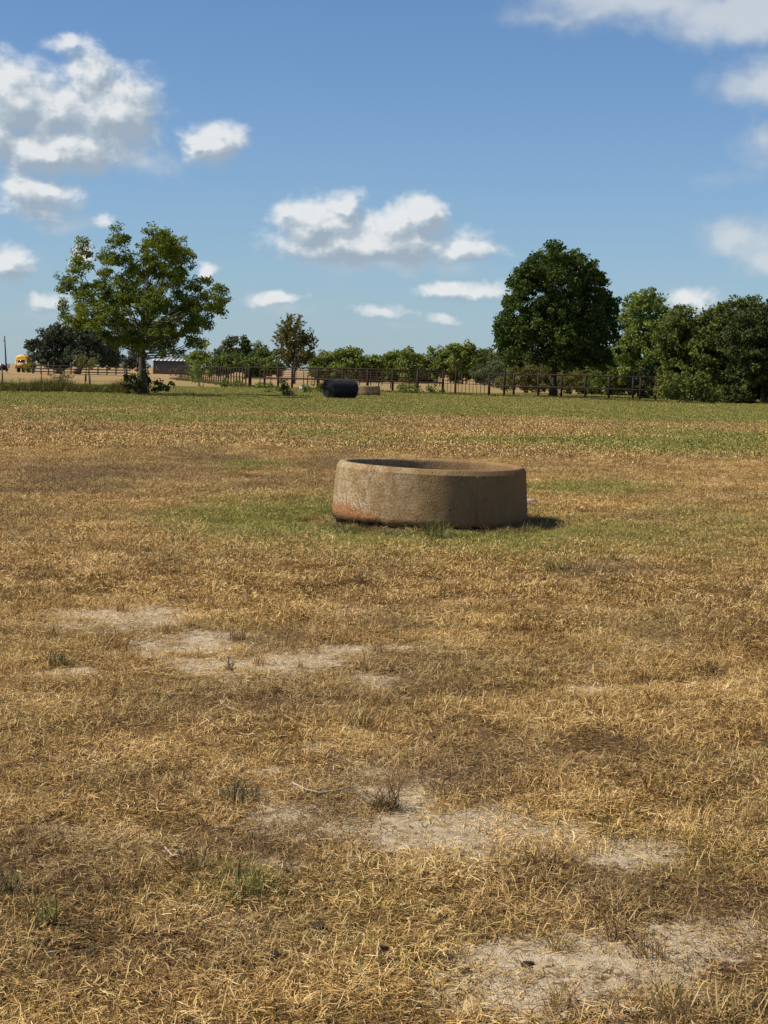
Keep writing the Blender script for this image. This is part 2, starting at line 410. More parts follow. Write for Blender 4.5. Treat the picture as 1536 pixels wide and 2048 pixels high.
# ------------------------------------------------------------------ grass blades
def blades(n, R, lmin, lmax, w, lean, lean_sd, rg, z0=-.006, curl=.6, tone=(0, 1), seg=2):
    """n bent tapering blades rooted in a disc of radius R"""
    a = rg.uniform(0, 2 * np.pi, n); r = R * np.sqrt(rg.uniform(0, 1, n))
    p = np.stack([r * np.cos(a), r * np.sin(a), np.full(n, z0)], -1)
    az = rg.uniform(0, 2 * np.pi, n)
    th = np.clip(rg.normal(lean, lean_sd, n), 0, 1.5)
    L = rg.uniform(lmin, lmax, n)
    side = np.stack([-np.sin(az), np.cos(az), np.zeros(n)], -1)
    dz = rg.uniform(-.6, .6, n)
    side = side * np.cos(dz)[:, None] + np.array([0, 0, 1.0]) * np.sin(dz)[:, None]
    cr = rg.uniform(0.1, 1, n) * curl
    V, ww = [], w * rg.uniform(.6, 1.3, n)
    yaw = rg.normal(0, .5, n)
    for k in range(seg + 1):
        V.append(p.copy())
        t = np.minimum(th + cr * (k + .5), 1.75)
        aa = az + yaw * k
        p = p + (L / (seg + 1))[:, None] * np.stack([np.sin(t) * np.cos(aa), np.sin(t) * np.sin(aa), np.cos(t)], -1)
    tip = p
    rows = []
    for k, q in enumerate(V):
        f = (ww * (1 - .25 * k / (seg + 1)) * .5)[:, None]
        rows += [q - side * f, q + side * f]
    Vall = np.stack(rows + [tip], 1)
    m = 2 * (seg + 1) + 1
    base = np.arange(n)[:, None] * m
    quads = np.concatenate([base + np.array([[2 * k, 2 * k + 1, 2 * k + 3, 2 * k + 2]]) for k in range(seg)])
    tris = base + np.array([[2 * seg, 2 * seg + 1, 2 * seg + 2]])
    tn = rg.uniform(tone[0], tone[1], n)
    return Vall.reshape(-1, 3), quads, tris, np.concatenate([np.tile(tn, seg), tn])

def merge(parts):
    V, Q, Tt, tq, tt, k = [], [], [], [], [], 0
    for v, q, t, tn in parts:
        V.append(v); Q.append(q + k); Tt.append(t + k); tq.append(tn[:len(q)]); tt.append(tn[len(q):]); k += len(v)
    return np.concatenate(V), [np.concatenate(Q), np.concatenate(Tt)], np.concatenate(tq + tt)

lib = bpy.data.collections.new('grass_library')      # sources for the grass instances, not linked to the scene
VAR = []
def add_variant(parts):
    V, Fc, tn = merge(parts)
    me = mesh_np('blade_clump', V, Fc, {'tone': tn}); me.materials.append(M_GRASS)
    o = bpy.data.objects.new('blade_clump_%03d' % len(VAR), me); lib.objects.link(o); VAR.append(o)

for i in range(7):     # 0-6 near: short matted turf
    add_variant([blades(120, .13, .020, .052, .0025, .75, .4, rng, curl=.6), blades(90, .14, .02, .06, .0022, 1.35, .15, rng, z0=.006, curl=.12, tone=(.1, 1)),
                 blades(14, .12, .05, .085, .0023, .5, .3, rng, curl=.4)])
for i in range(4):     # 7-10 litter lying on bare soil
    add_variant([blades(22, .13, .02, .07, .0028, 1.42, .1, rng, z0=.004, curl=.08), blades(10, .12, .015, .04, .0026, .8, .3, rng)])
for i in range(4):     # 11-14 taller tufts
    add_variant([blades(55, .045, .06, .13, .0032, .42, .25, rng, curl=.35, tone=(0, .75)), blades(30, .06, .03, .07, .003, .9, .3, rng)])
for i in range(5):     # 15-19 mid distance turf
    add_variant([blades(430, .36, .02, .052, .0045, .7, .4, rng, curl=.5), blades(120, .36, .03, .06, .0045, 1.3, .2, rng, z0=.008, curl=.1, tone=(.1, .9))])
for i in range(4):     # 20-23 far turf
    add_variant([blades(620, 1.15, .025, .065, .020, .7, .35, rng, curl=.5, seg=1)])

M_CRUMB = simple_mat('soil_crumbs', (.24, .18, .115), (.50, .41, .29), 40, .95)
for i in range(3):     # 24-26 crumbs of soil
    mb = MB()
    for k in range(30):
        a, r = rng.uniform(0, 6.283), .13 * math.sqrt(rng.uniform(0, 1)); q = .0012 + .0036 * rng.uniform(0, 1) ** 3
        c = Vector((r * math.cos(a), r * math.sin(a), q * .4))
        mb.add([c + Vector(v) * q * rng.uniform(.7, 1.3) for v in ((1, 0, 0), (0, 1, 0), (-1, 0, 0), (0, -1, 0), (.1, .1, .8), (0, 0, -.7))],
               [(0, 1, 4), (1, 2, 4), (2, 3, 4), (3, 0, 4), (1, 0, 5), (2, 1, 5), (3, 2, 5), (0, 3, 5)])
    me = mesh_np('crumbs', np.array(mb.V), [np.array(mb.F[3])]); me.materials.append(M_CRUMB)
    o = bpy.data.objects.new('blade_clump_%03d' % len(VAR), me); lib.objects.link(o); VAR.append(o)

for i in range(3):     # 27-29 flattened thatch, darkened for the shaded gaps between blades
    add_variant([blades(170, .15, .018, .05, .0028, 1.45, .07, rng, z0=.003, curl=.05, tone=(-.15, .55))])

def scatter(d0, d1, per_m2, margin, rg):
    a = .262; area_w = lambda d: 2 * (a * d + margin)
    n = int(per_m2 * (a * (d1 ** 2 - d0 ** 2) + 2 * margin * (d1 - d0)))
    d = []
    while len(d) < n:
        q = rg.uniform(d0, d1, n); k = rg.uniform(0, area_w(d1), n) < area_w(q); d.extend(q[k])
    d = np.array(d[:n]); x = rg.uniform(-1, 1, n) * area_w(d) / 2
    return x, d

def build_grass():
    rg = np.random.default_rng(11)
    PX, PY, VI, SC, LN = [], [], [], [], []
    def push(x, y, v, s, l): PX.append(x); PY.append(y); VI.append(v); SC.append(s); LN.append(l)
    # near turf
    x, y = scatter(2.9, 10.5, 120, 2.6, rg)
    b = f_bare(x, y); k = rg.uniform(0, 1, len(x)) > sstep(b + (fbm(x, y, 7, 3, 51) - .5) * .5, .10, .55) * .80
    x, y = x[k], y[k]; push(x, y, rg.integers(0, 7, len(x)), rg.uniform(.65, 1.15, len(x)), .25)
    # litter on soil
    x, y = scatter(2.9, 10.5, 60, 2.6, rg); k = f_bare(x, y) > .04
    x, y = x[k], y[k]; push(x, y, rg.integers(7, 11, len(x)), rg.uniform(.7, 1.3, len(x)), .05)
    # thatch
    x, y = scatter(2.9, 12.5, 80, 2.6, rg); k = rg.uniform(0, 1, len(x)) > sstep(f_bare(x, y), .02, .25)
    x, y = x[k], y[k]; push(x, y, rg.integers(27, 30, len(x)), rg.uniform(.8, 1.2, len(x)), .04)
    # soil crumbs
    x, y = scatter(2.9, 10.5, 45, 2.6, rg); k = f_bare(x, y) > .12
    x, y = x[k], y[k]; push(x, y, rg.integers(24, 27, len(x)), rg.uniform(.6, 1.3, len(x)), .02)
    # taller tufts
    x, y = scatter(2.9, 14, 5.0, 2.6, rg); k = rg.uniform(0, 1, len(x)) < sstep(fbm(x, y, 1.4, 3, 91), .35, .62)
    x, y = x[k], y[k]; push(x, y, rg.integers(11, 15, len(x)), rg.uniform(.5, 1.05, len(x)), .2)
    # mid
    x, y = scatter(9.6, 31, 17, 4.0, rg)
    b = f_bare(x, y); k = (rg.uniform(0, 1, len(x)) > sstep(b, .15, .4)) & (np.hypot(x - TROUGH.x, y - TROUGH.y) > np.where(y > TROUGH.y, 1.25, 1.62 + .25 * fbm(x, y, 3, 2, 5)))
    x, y = x[k], y[k]; push(x, y, rg.integers(15, 20, len(x)), rg.uniform(.7, 1.15, len(x)), .2)
    # ring of longer growth at the foot of the trough
    n = 620; a = rg.uniform(0, 2 * np.pi, n); r = 1.13 + .62 * rg.uniform(0, 1, n) ** 1.1
    x, y = TROUGH.x + r * np.cos(a), TROUGH.y + r * np.sin(a)
    push(x, y, np.where(rg.uniform(0, 1, n) < .93, rg.integers(0, 11, n), rg.integers(11, 15, n)), rg.uniform(.6, 1.0, n), .35)
    n = 420; a = rg.uniform(np.pi * .95, 2 * np.pi * 1.04, n); a = a[fbm(a * 3, a * 0, 1, 3, 77) > .42]; n = len(a); r = 1.12 + .26 * rg.uniform(0, 1, n) ** 1.2
    x, y = TROUGH.x + r * np.cos(a), TROUGH.y + r * np.sin(a)
    push(x, y, rg.integers(11, 15, n), rg.uniform(.35, 1.0, n) * (.7 + .6 * fbm(x, y, 3, 2, 8)), .7)
    n = 260; a = rg.uniform(np.pi, 2 * np.pi, n); r = 1.10 + .26 * rg.uniform(0, 1, n)
    x, y = TROUGH.x + r * np.cos(a), TROUGH.y + r * np.sin(a)
    push(x, y, rg.integers(0, 7, n), rg.uniform(.7, 1.3, n), .6)
    # far
    x, y = scatter(29, 122, 1.9, 10.0, rg)
    push(x, y, rg.integers(20, 24, len(x)), rg.uniform(.7, 1.1, len(x)), .1)
    x, y = np.concatenate(PX), np.concatenate(PY); n = len(x)
    ln = np.concatenate([np.full(len(a), l) for a, l in zip(PX, LN)])
    V = np.stack([x, y, H(x, y)], -1)
    me = bpy.data.meshes.new('dry_grass'); me.vertices.add(n); me.vertices.foreach_set('co', V.astype(np.float32).ravel())
    def att(nm, typ, val, key='value'):
        a = me.attributes.new(nm, typ, 'POINT'); a.data.foreach_set(key, val)
    att('variant', 'INT', np.concatenate(VI).astype(np.int32))
    att('size', 'FLOAT', np.concatenate(SC).astype(np.float32))
    rot = np.stack([rg.normal(0, 1, n) * ln * .4, rg.normal(0, 1, n) * ln * .4, rg.uniform(0, 6.283, n)], -1)
    att('turn', 'FLOAT_VECTOR', rot.astype(np.float32).ravel(), 'vector')
    att('g_green', 'FLOAT', f_green(x, y).astype(np.float32)); att('g_dark', 'FLOAT', f_dark(x, y).astype(np.float32))
    me.update()
    o = obj('dry_grass', me, M_GRASS); tag(o, 'short dry straw coloured pasture grass with greener strips', 'grass', kind='stuff')
    g = bpy.data.node_groups.new('grass_scatter', 'GeometryNodeTree')
    g.interface.new_socket('Geometry', in_out='INPUT', socket_type='NodeSocketGeometry')
    g.interface.new_socket('Geometry', in_out='OUTPUT', socket_type='NodeSocketGeometry')
    N, L = g.nodes, g.links
    gi, go = N.new('NodeGroupInput'), N.new('NodeGroupOutput')
    ci = N.new('GeometryNodeCollectionInfo'); ci.inputs['Collection'].default_value = lib
    ci.inputs['Separate Children'].default_value = True; ci.inputs['Reset Children'].default_value = True
    ip = N.new('GeometryNodeInstanceOnPoints'); ip.inputs['Pick Instance'].default_value = True
    def na(nm, dt):
        q = N.new('GeometryNodeInputNamedAttribute'); q.data_type = dt; q.inputs['Name'].default_value = nm; return q.outputs['Attribute']
    mp = N.new('GeometryNodeMeshToPoints')
    L.new(gi.outputs[0], mp.inputs[0]); L.new(mp.outputs[0], ip.inputs['Points']); L.new(ci.outputs[0], ip.inputs['Instance'])
    L.new(na('variant', 'INT'), ip.inputs['Instance Index'])
    e2r = N.new('FunctionNodeEulerToRotation'); L.new(na('turn', 'FLOAT_VECTOR'), e2r.inputs[0]); L.new(e2r.outputs[0], ip.inputs['Rotation'])
    L.new(na('size', 'FLOAT'), ip.inputs['Scale']); L.new(ip.outputs[0], go.inputs[0])
    md = o.modifiers.new('scatter', 'NODES'); md.node_group = g
    print('grass instances', n)
build_grass()

# ------------------------------------------------------------------ trees
M_BARK = simple_mat('bark', (.035, .027, .02), (.10, .082, .062), 5, .95, bump=.5, stretch=(1, 1, .3))
M_BARK_PALE = simple_mat('grey_bark', (.07, .06, .048), (.17, .15, .12), 5, .95, bump=.5, stretch=(1, 1, .3))
LEAF = {
    'elm': leaf_mat('elm_leaves', (.085, .115, .017), (.25, .275, .048), .40),
    'maple': leaf_mat('maple_leaves', (.032, .054, .013), (.115, .155, .038), .24),
    'oak': leaf_mat('live_oak_leaves', (.048, .058, .036), (.115, .130, .080), .15),  # grey-green leaf, greyed further in place of distance haze
    'light': leaf_mat('light_leaves', (.110, .150, .034), (.265, .305, .085), .30),  # paled to stand in for haze on the far tree line
    'mid': leaf_mat('mid_leaves', (.078, .112, .027), (.195, .235, .064), .28),  # brightened likewise, haze put into the far leaf colour
    'vine': leaf_mat('vine_leaves', (.056, .076, .019), (.19, .21, .058), .25),
    'russet': leaf_mat('russet_leaves', (.082, .076, .026), (.215, .185, .064), .28),
    'olive': leaf_mat('olive_leaves', (.085, .090, .028), (.220, .205, .070), .28),
    'grey': leaf_mat('grey_green_leaves', (.070, .085, .044), (.175, .195, .105), .22),
    'deep': leaf_mat('deep_green_leaves', (.030, .044, .015), (.095, .115, .036), .18),
}

def leaf_quads(C, tn, size, rg, up=.5, out=None, aspect=.6, droop=None):
    n = len(C)
    N = rg.normal(0, 1, (n, 3)); N /= np.linalg.norm(N, axis=1)[:, None]
    N[:, 2] += up
    if out is not None: N = N + out * .6
    N /= np.linalg.norm(N, axis=1)[:, None] + 1e-6
    U = np.cross(N, rg.normal(0, 1, (n, 3)))
    if droop: U[:, 2] *= 1 + droop
    U /= np.linalg.norm(U, axis=1)[:, None] + 1e-6
    W = np.cross(N, U); W /= np.linalg.norm(W, axis=1)[:, None] + 1e-6
    s = size * rg.uniform(.55, 1.25, n)[:, None]
    V = np.stack([C - U * s * .5, C + W * s * aspect * .5 - U * s * .05, C + U * s * .5, C - W * s * aspect * .5 - U * s * .05], 1).reshape(-1, 3)
    return V, np.arange(4 * n).reshape(n, 4), tn

def crown(clumps, dens, per, sub_r, size, rg, up=.5, shell=.45, aspect=.6, sprig=0.0):
    """clumps: (centre, (rx,ry,rz)); leaves gather round twig ends spread through each clump. Returns V, F, tone, twig ends"""
    Cs, Ts, Os, ends = [], [], [], []
    for (c, r) in clumps:
        c = np.array(c); r = np.array(r)
        ns = max(3, int(dens * (r[0] * r[1] + r[0] * r[2] + r[1] * r[2]) / 3 * 4))
        d = rg.normal(0, 1, (ns, 3)); d /= np.linalg.norm(d, axis=1)[:, None]
        rad = shell + (1 - shell) * rg.uniform(0, 1, ns) ** .6
        rad *= rg.uniform(.82, 1.15, ns)
        S = c + d * rad[:, None] * r
        ct = rg.uniform(-.14, .14)
        for s_, dd in zip(S, d):
            k = max(4, int(per * rg.uniform(.4, 1.5)))
            g = rg.normal(0, 1, (k, 3)); g *= (rg.uniform(0, 1, k) ** .4 / np.linalg.norm(g, axis=1))[:, None] * 1.55 * sub_r * rg.uniform(.6, 1.2) * np.array([1, 1, .75])
            if sprig:
                ax = dd * .6 + np.array([0, 0, .7]); ax = ax / np.linalg.norm(ax)
                g = g * .45 + ax[None] * rg.uniform(-.6, 1.0, k)[:, None] * sprig
            Cs.append(s_ + g); Ts.append(np.clip(.45 + ct + rg.normal(0, .16) + rg.normal(0, .18, k), 0, 1)); Os.append(np.tile(dd, (k, 1)))
            ends.append((tuple(c), tuple(s_)))
    C = np.concatenate(Cs); tn = np.concatenate(Ts); O = np.concatenate(Os)
    V, Fq, tn = leaf_quads(C, tn, size, rg, up, O, aspect)
    return V, Fq, tn, ends

def limbs(mb, base, top, r0, clumps, rg, fork=.45, n_sides=7, ends=None, twig_every=3, trunk_bend=.02):
    base, top = Vector(base), Vector(top)
    Ht = (top - base).length
    pts, rad = [], []
    for i in range(8):
        t = i / 7
        p = base.lerp(top, t)
        if 0 < i: p = p + Vector((rg.normal(0, trunk_bend * Ht), rg.normal(0, trunk_bend * Ht), 0)) * math.sin(t * 3.1)
        pts.append(p); rad.append(r0 * (1.0 - .72 * t) * (1.45 if i == 0 else 1))
    mb.tube(pts, rad, n_sides)
    for (c, r) in clumps:
        c = Vector(c)
        t = fork + (1 - fork) * min(1, max(0, (c.z - base.z) / max(.1, Ht) - fork)) * rg.uniform(.3, .8)
        i = min(6, int(t * 7)); q0 = pts[i].lerp(pts[i + 1], t * 7 - i)
        ctrl = q0.lerp(c, .5) + Vector((rg.normal(0, .25), rg.normal(0, .25), -.08 * (c - q0).length + rg.normal(0, .2)))
        rr = r0 * .26 * rg.uniform(.5, 1.0)
        cv = [(q0 * (1 - s) ** 2 + ctrl * 2 * s * (1 - s) + c * s * s) for s in (0, .25, .5, .75, 1)]
        mb.tube(cv, [rr, rr * .8, rr * .62, rr * .42, rr * .22], 5, cap=False)
    for j, (c, e) in enumerate(ends or []):
        if j % twig_every: continue
        c, e = Vector(c), Vector(e); mid = c.lerp(e, .5) + Vector((rg.normal(0, .1), rg.normal(0, .1), rg.normal(0, .1)))
        mb.tube([c, mid, e], [r0 * .08, r0 * .055, r0 * .02], 3, cap=False)

def px_clumps(lst, Y, copies=3, depth=.8, rg=None, squash=.95):
    """blobs outlined in the photograph, given real depth around the trunk's distance Y"""
    xs = [a[0] for a in lst]; xc = .5 * (min(xs) + max(xs)); W = max(40, .5 * (max(xs) - min(xs)) + 25)
    out = []
    for (cx, cy, rx, ry) in lst:
        half = W * math.sqrt(max(.06, 1 - ((cx - xc) / W) ** 2)) * depth
        for k in range(copies):
            f = 0 if copies == 1 else (-1 + 2 * k / (copies - 1))
            off = (f * half + rg.normal(0, .18) * half * .6) * Y / F
            s = squash if f else 1.0
            yy = Y + off
            c = at(cx + rg.normal(0, 4), cy + rg.normal(0, 4), Y); c.y = yy
            out.append((tuple(c), (rx * Y / F * s, min(rx, ry * 1.2) * Y / F * s, ry * Y / F * s)))
    return out

def tree(name, label, base, Y=None, blobs=None, mat='mid', trunk_r=.2, top=None, dens=1.0, per=30, sub_r=.35, size=.18, copies=3, depth=.8,
         up=.5, shell=.45, aspect=.6, fork=.4, bark=None, seed=1, group=None, cat='tree', sprig=0.0, twig_every=3, clumps=None, stems=1, bend=.008):
    rg = np.random.default_rng(seed)
    base = Vector(base); base.z = hz(base.x, base.y) - .03
    Y = Y or base.y
    cl = clumps or px_clumps(blobs, Y, copies, depth, rg)
    V, Fq, tn, ends = crown(cl, dens, per, sub_r, size, rg, up, shell, aspect, sprig)
    k = V[:, 2] < .02; V[k, 2] = .02 + rg.uniform(0, .1, k.sum())
    root = thing(name, label, cat, base, group)
    o = obj('crown', mesh_np('crown', V - np.array(base), [Fq], {'tone': tn}), LEAF[mat], root)
    mb = MB()
    zt = max(c[0][2] for c in cl)
    if top is None:
        top = Vector((np.mean([c[0][0] for c in cl]), base.y, base.z + (zt - base.z) * .8))
    for s in range(stems):
        b = base + Vector((rg.normal(0, .25), rg.normal(0, .25), 0)) * (s > 0)
        limbs(mb, b, top if s == 0 else Vector(top) + Vector((rg.normal(0, .8), rg.normal(0, .8), -.5)), trunk_r / (1 + .5 * (s > 0)), cl[s::stems], rg, fork, ends=ends[s::stems], twig_every=twig_every, trunk_bend=bend)
    mb.build('trunk', bark or M_BARK, root, smooth=True)
    return root

def P(px, py): return gnd(px, py)

# --- the open elm on the left
b = P(286, 789)
def shrink(l, f, cx, cy): return [(cx + (a - cx) * f, cy + (b_ - cy) * f, c * f, d * f) for a, b_, c, d in l]
tree('elm_tree', 'open crowned light green tree with a single dark trunk by the wire fence', b,
     blobs=shrink([(188, 505, 20, 38), (178, 545, 24, 26), (148, 575, 24, 26), (135, 622, 18, 24), (165, 640, 30, 22), (205, 590, 38, 34), (215, 640, 42, 30),
            (268, 485, 26, 32), (262, 530, 34, 30), (335, 480, 34, 34), (362, 505, 28, 34), (330, 540, 42, 36), (270, 585, 44, 36), (330, 600, 46, 36),
            (385, 570, 28, 32), (405, 610, 34, 26), (448, 585, 16, 22), (440, 612, 18, 18), (395, 645, 34, 22), (265, 645, 38, 26), (345, 655, 42, 26),
            (300, 690, 34, 20), (290, 665, 40, 24), (255, 690, 26, 18), (375, 682, 30, 16), (235, 675, 24, 16), (405, 690, 16, 9), (345, 705, 24, 12)], .95, 287, 660),
     mat='elm', trunk_r=.26, top=at(287, 600, b.y), dens=10.0, per=56, sub_r=.22, size=.16, copies=2, depth=.75, shell=.25, aspect=.5, fork=.36, seed=3, twig_every=2, up=.3)
tree('trunk_shrub', 'dark leafy shrub wrapped round the foot of the open crowned tree', P(283, 789) + Vector((.5, -.3, 0)),
     blobs=[(300, 768, 20, 18), (276, 765, 16, 22), (322, 776, 24, 10), (262, 768, 14, 18), (290, 745, 10, 18)], mat='deep', trunk_r=.05, dens=9, per=30, sub_r=.16, size=.17, copies=2, depth=.5, seed=5, cat='shrub', stems=3)

# --- the round maple on the right
b = P(1106, 794)
tree('maple_tree', 'tall rounded dense dark green tree standing behind the right fence panels', b,
     blobs=shrink([(1108, 512, 30, 24), (1150, 525, 34, 28), (1068, 535, 34, 30), (1188, 555, 32, 36), (1040, 575, 30, 34), (1110, 565, 46, 42), (1212, 605, 26, 34), (1022, 620, 28, 36),
            (1085, 625, 48, 44), (1155, 620, 48, 44), (1008, 660, 24, 30), (1045, 670, 38, 36), (1205, 665, 34, 34), (1110, 680, 46, 36), (1165, 690, 42, 32), (1000, 690, 14, 22),
            (1030, 712, 28, 20), (1205, 712, 30, 22), (1085, 716, 36, 16), (1140, 726, 36, 12)], .96, 1112, 690),
     mat='maple', trunk_r=.25, top=at(1106, 560, b.y), dens=5.0, per=56, sub_r=.27, size=.205, copies=3, depth=.8, shell=.5, aspect=.75, fork=.25, seed=8, twig_every=5, up=.35)

# --- thicket on the right edge
def thicket(label, base, Y, blobs, mat, seed, **k):
    kw = dict(trunk_r=.16, dens=5.0, per=44, sub_r=.27, size=.225, copies=3, depth=.7, shell=.4, fork=.2, seed=seed, group='trees of the right hand thicket', stems=2, twig_every=5)
    kw.update(k)
    return tree('thicket_tree', label, base, Y, blobs, mat, **kw)
thicket('bright green tree just right of the tall rounded tree', P(1290, 792), None,
        [(1288, 605, 36, 22), (1262, 635, 26, 28), (1310, 630, 32, 30), (1285, 665, 40, 32), (1335, 660, 20, 30), (1250, 700, 26, 34), (1300, 720, 44, 40), (1255, 750, 30, 26)], 'light', 21)
thicket('vine hung tree leaning right of the bright green tree', P(1350, 801), None,
        [(1352, 640, 30, 24), (1395, 665, 34, 30), (1330, 672, 30, 32), (1380, 650, 30, 26), (1362, 695, 40, 34), (1322, 720, 24, 34), (1350, 755, 36, 38), (1400, 700, 30, 40), (1395, 750, 34, 36)], 'vine', 22)
thicket('tall vine covered tree crowning the right thicket', P(1440, 804), None,
        [(1478, 610, 34, 20), (1400, 690, 30, 34), (1440, 632, 34, 26), (1412, 660, 30, 30), (1460, 660, 40, 36), (1430, 705, 42, 38), (1478, 710, 34, 36), (1420, 745, 34, 34), (1455, 745, 30, 30)], 'vine', 23)
thicket('dark tree at the right edge of the picture', P(1525, 809), None,
        [(1530, 620, 30, 26), (1500, 650, 34, 34), (1545, 665, 40, 40), (1500, 705, 38, 36), (1550, 720, 40, 40), (1500, 752, 36, 24), (1480, 680, 36, 40), (1545, 755, 36, 20), (1590, 650, 50, 60), (1590, 730, 50, 50)], 'deep', 24)
thicket('rounded green tree filling the middle of the right thicket', P(1390, 796), None,
        [(1370, 690, 44, 44), (1410, 690, 44, 44), (1330, 740, 40, 40), (1380, 750, 50, 44), (1430, 750, 44, 40), (1300, 770, 36, 26)], 'mid', 27)
thicket('dark backing tree in the deep shade of the right thicket', P(1500, 798), None,
        [(1480, 720, 40, 60), (1530, 720, 44, 60), (1580, 710, 50, 70), (1480, 780, 40, 24), (1530, 785, 44, 24), (1590, 785, 50, 30)], 'deep', 25, dens=6)
thicket('added dark leaf mass filling the shadow hollow at the right edge', P(1490, 807), None,  # leaves put in to draw the black shadow hollow under the crowns
        [(1450, 785, 26, 22), (1485, 780, 30, 26), (1525, 782, 34, 26), (1570, 780, 34, 28), (1500, 755, 40, 24)], 'deep', 28, cat='shrub', trunk_r=.05)
thicket('second backing tree further right behind the thicket edge', P(1640, 806), None,
        [(1620, 640, 50, 50), (1680, 640, 60, 60), (1650, 720, 70, 60), (1640, 780, 70, 30)], 'deep', 26, dens=4)
def shrub(label, base, blobs, mat, seed, **k):
    kw = dict(trunk_r=.05, dens=7, per=34, sub_r=.2, size=.19, copies=2, depth=.7, shell=.3, fork=.15, seed=seed, cat='shrub', group='shrubs along the corral', stems=3, twig_every=6)
    kw.update(k)
    return tree('shrub', label, base, None, blobs, mat, **kw)
shrub('bushy vine mound at the foot of the right thicket', P(1355, 806), [(1330, 770, 26, 26), (1365, 760, 34, 34), (1400, 775, 30, 26), (1340, 792, 26, 12), (1385, 795, 30, 12), (1420, 790, 20, 16)], 'vine', 31, dens=7)
shrub('grey green bush left of the tall rounded tree', P(995, 776), [(990, 735, 30, 18), (1025, 730, 28, 20), (960, 745, 24, 14), (1000, 758, 40, 14), (1045, 750, 26, 22)], 'grey', 32, dens=7)
shrub('olive bush behind the fence left of the maple trunk', P(1050, 786), [(1040, 745, 28, 24), (1070, 735, 26, 18), (1020, 765, 24, 18), (1060, 772, 26, 16)], 'olive', 33, dens=7)
shrub('yellowish bush right of the maple trunk', P(1140, 788), [(1140, 745, 30, 18), (1165, 760, 28, 22), (1120, 765, 24, 22), (1085, 762, 26, 24), (1150, 780, 30, 12)], 'olive', 34, dens=7)
shrub('green bush between maple trunk and thicket', P(1215, 790), [(1200, 745, 34, 22), (1235, 735, 28, 26), (1215, 770, 38, 22), (1180, 775, 26, 18), (1250, 770, 26, 24), (1225, 787, 34, 10)], 'mid', 35, dens=7)
shrub('pale drooping bush behind the right end of the fence', P(1285, 797), [(1275, 760, 24, 16), (1300, 745, 22, 18), (1285, 782, 26, 14), (1310, 770, 18, 18)], 'grey', 36, dens=7)
shrub('small weedy sapling in the grass before the corral', P(575, 792), [(572, 782, 12, 9), (582, 788, 9, 6), (568, 770, 5, 8), (575, 776, 5, 10)], 'olive', 37, dens=12, size=.11, sub_r=.12)
shrub('low dark weeds against the corral corner', P(520, 777), [(515, 769, 12, 7), (535, 771, 12, 7), (455, 768, 9, 6), (480, 768, 9, 6)], 'mid', 38, dens=7)
shrub('green weeds beside the black wire roll', P(620, 786), [(615, 776, 14, 8), (632, 778, 12, 7), (548, 778, 10, 6)], 'mid', 39, dens=7)
shrub('low weeds along the centre fence foot', P(850, 787), [(830, 780, 16, 6), (860, 781, 16, 5), (805, 778, 8, 9), (880, 781, 10, 5)], 'mid', 40, dens=7)
shrub('pale sapling in front of the receding pipe fence', P(398, 772), [(398, 735, 10, 18), (392, 752, 8, 12), (404, 752, 8, 12)], 'light', 41, dens=6)

# --- far left live oak and its neighbours
def far_tree(name, label, base_px, Yb, blobs, mat, seed, **k):
    bs = at(base_px, 740, Yb); bs.z = 0
    kw = dict(trunk_r=.25, dens=3.0, per=36, sub_r=.45, size=.44, copies=2, depth=.8, shell=.3, fork=.25, seed=seed, twig_every=8, group='trees of the far tree line')
    kw.update(k)
    return tree(name, label, bs, None, blobs, mat, **kw)
far_tree('oak_tree', 'broad dark live oak on the far left beyond the board fence', 118, 262,
         [(85, 690, 22, 16), (108, 672, 26, 18), (120, 655, 12, 9), (140, 685, 26, 26), (95, 712, 32, 20), (130, 718, 28, 20), (70, 700, 10, 10)], 'oak', 51, trunk_r=.5, dens=3.2)
far_tree('oak_tree', 'second dark live oak overlapping the first behind the open crowned tree', 152, 256,
         [(165, 665, 22, 20), (190, 680, 28, 24), (215, 690, 22, 22), (160, 700, 30, 24), (200, 715, 34, 20), (232, 705, 10, 16)], 'oak', 52, trunk_r=.55, dens=3.2)
far_tree('sapling', 'small pale sapling standing before the live oaks', 172, 150, [(165, 715, 14, 12), (182, 722, 16, 14), (172, 735, 16, 10)], 'olive', 53, trunk_r=.07, size=.2, sub_r=.25, dens=3)
far_tree('small_tree', 'small upright bush beside the yellow bus', 64, 270, [(64, 728, 5, 9), (63, 738, 6, 6)], 'mid', 54, trunk_r=.06, size=.3, dens=3)
far_tree('tree', 'low blue green trees between the oak and the open crowned tree', 250, 320, [(230, 728, 20, 8), (262, 722, 16, 14), (275, 712, 12, 14)], 'oak', 55)
far_tree('tree', 'light green tree right of the grey shed', 395, 235, [(395, 712, 18, 14), (380, 725, 14, 14), (410, 722, 16, 16), (398, 740, 24, 10), (425, 735, 14, 12)], 'light', 56)
far_tree('tree', 'feathery grey green tree left of the dark cluster', 455, 250, [(450, 695, 14, 14), (465, 685, 14, 10), (445, 715, 16, 16), (465, 715, 18, 18), (450, 738, 24, 12)], 'grey', 57)
far_tree('tree', 'darkest tree in the cluster left of the russet tree', 492, 245, [(492, 692, 12, 12), (484, 710, 16, 16), (503, 715, 14, 18), (490, 738, 22, 12)], 'deep', 58)
far_tree('tree', 'mid green tree left of the russet tree', 528, 240, [(520, 700, 16, 12), (540, 705, 14, 14), (525, 725, 22, 16), (540, 745, 22, 10), (510, 742, 16, 12)], 'mid', 59)
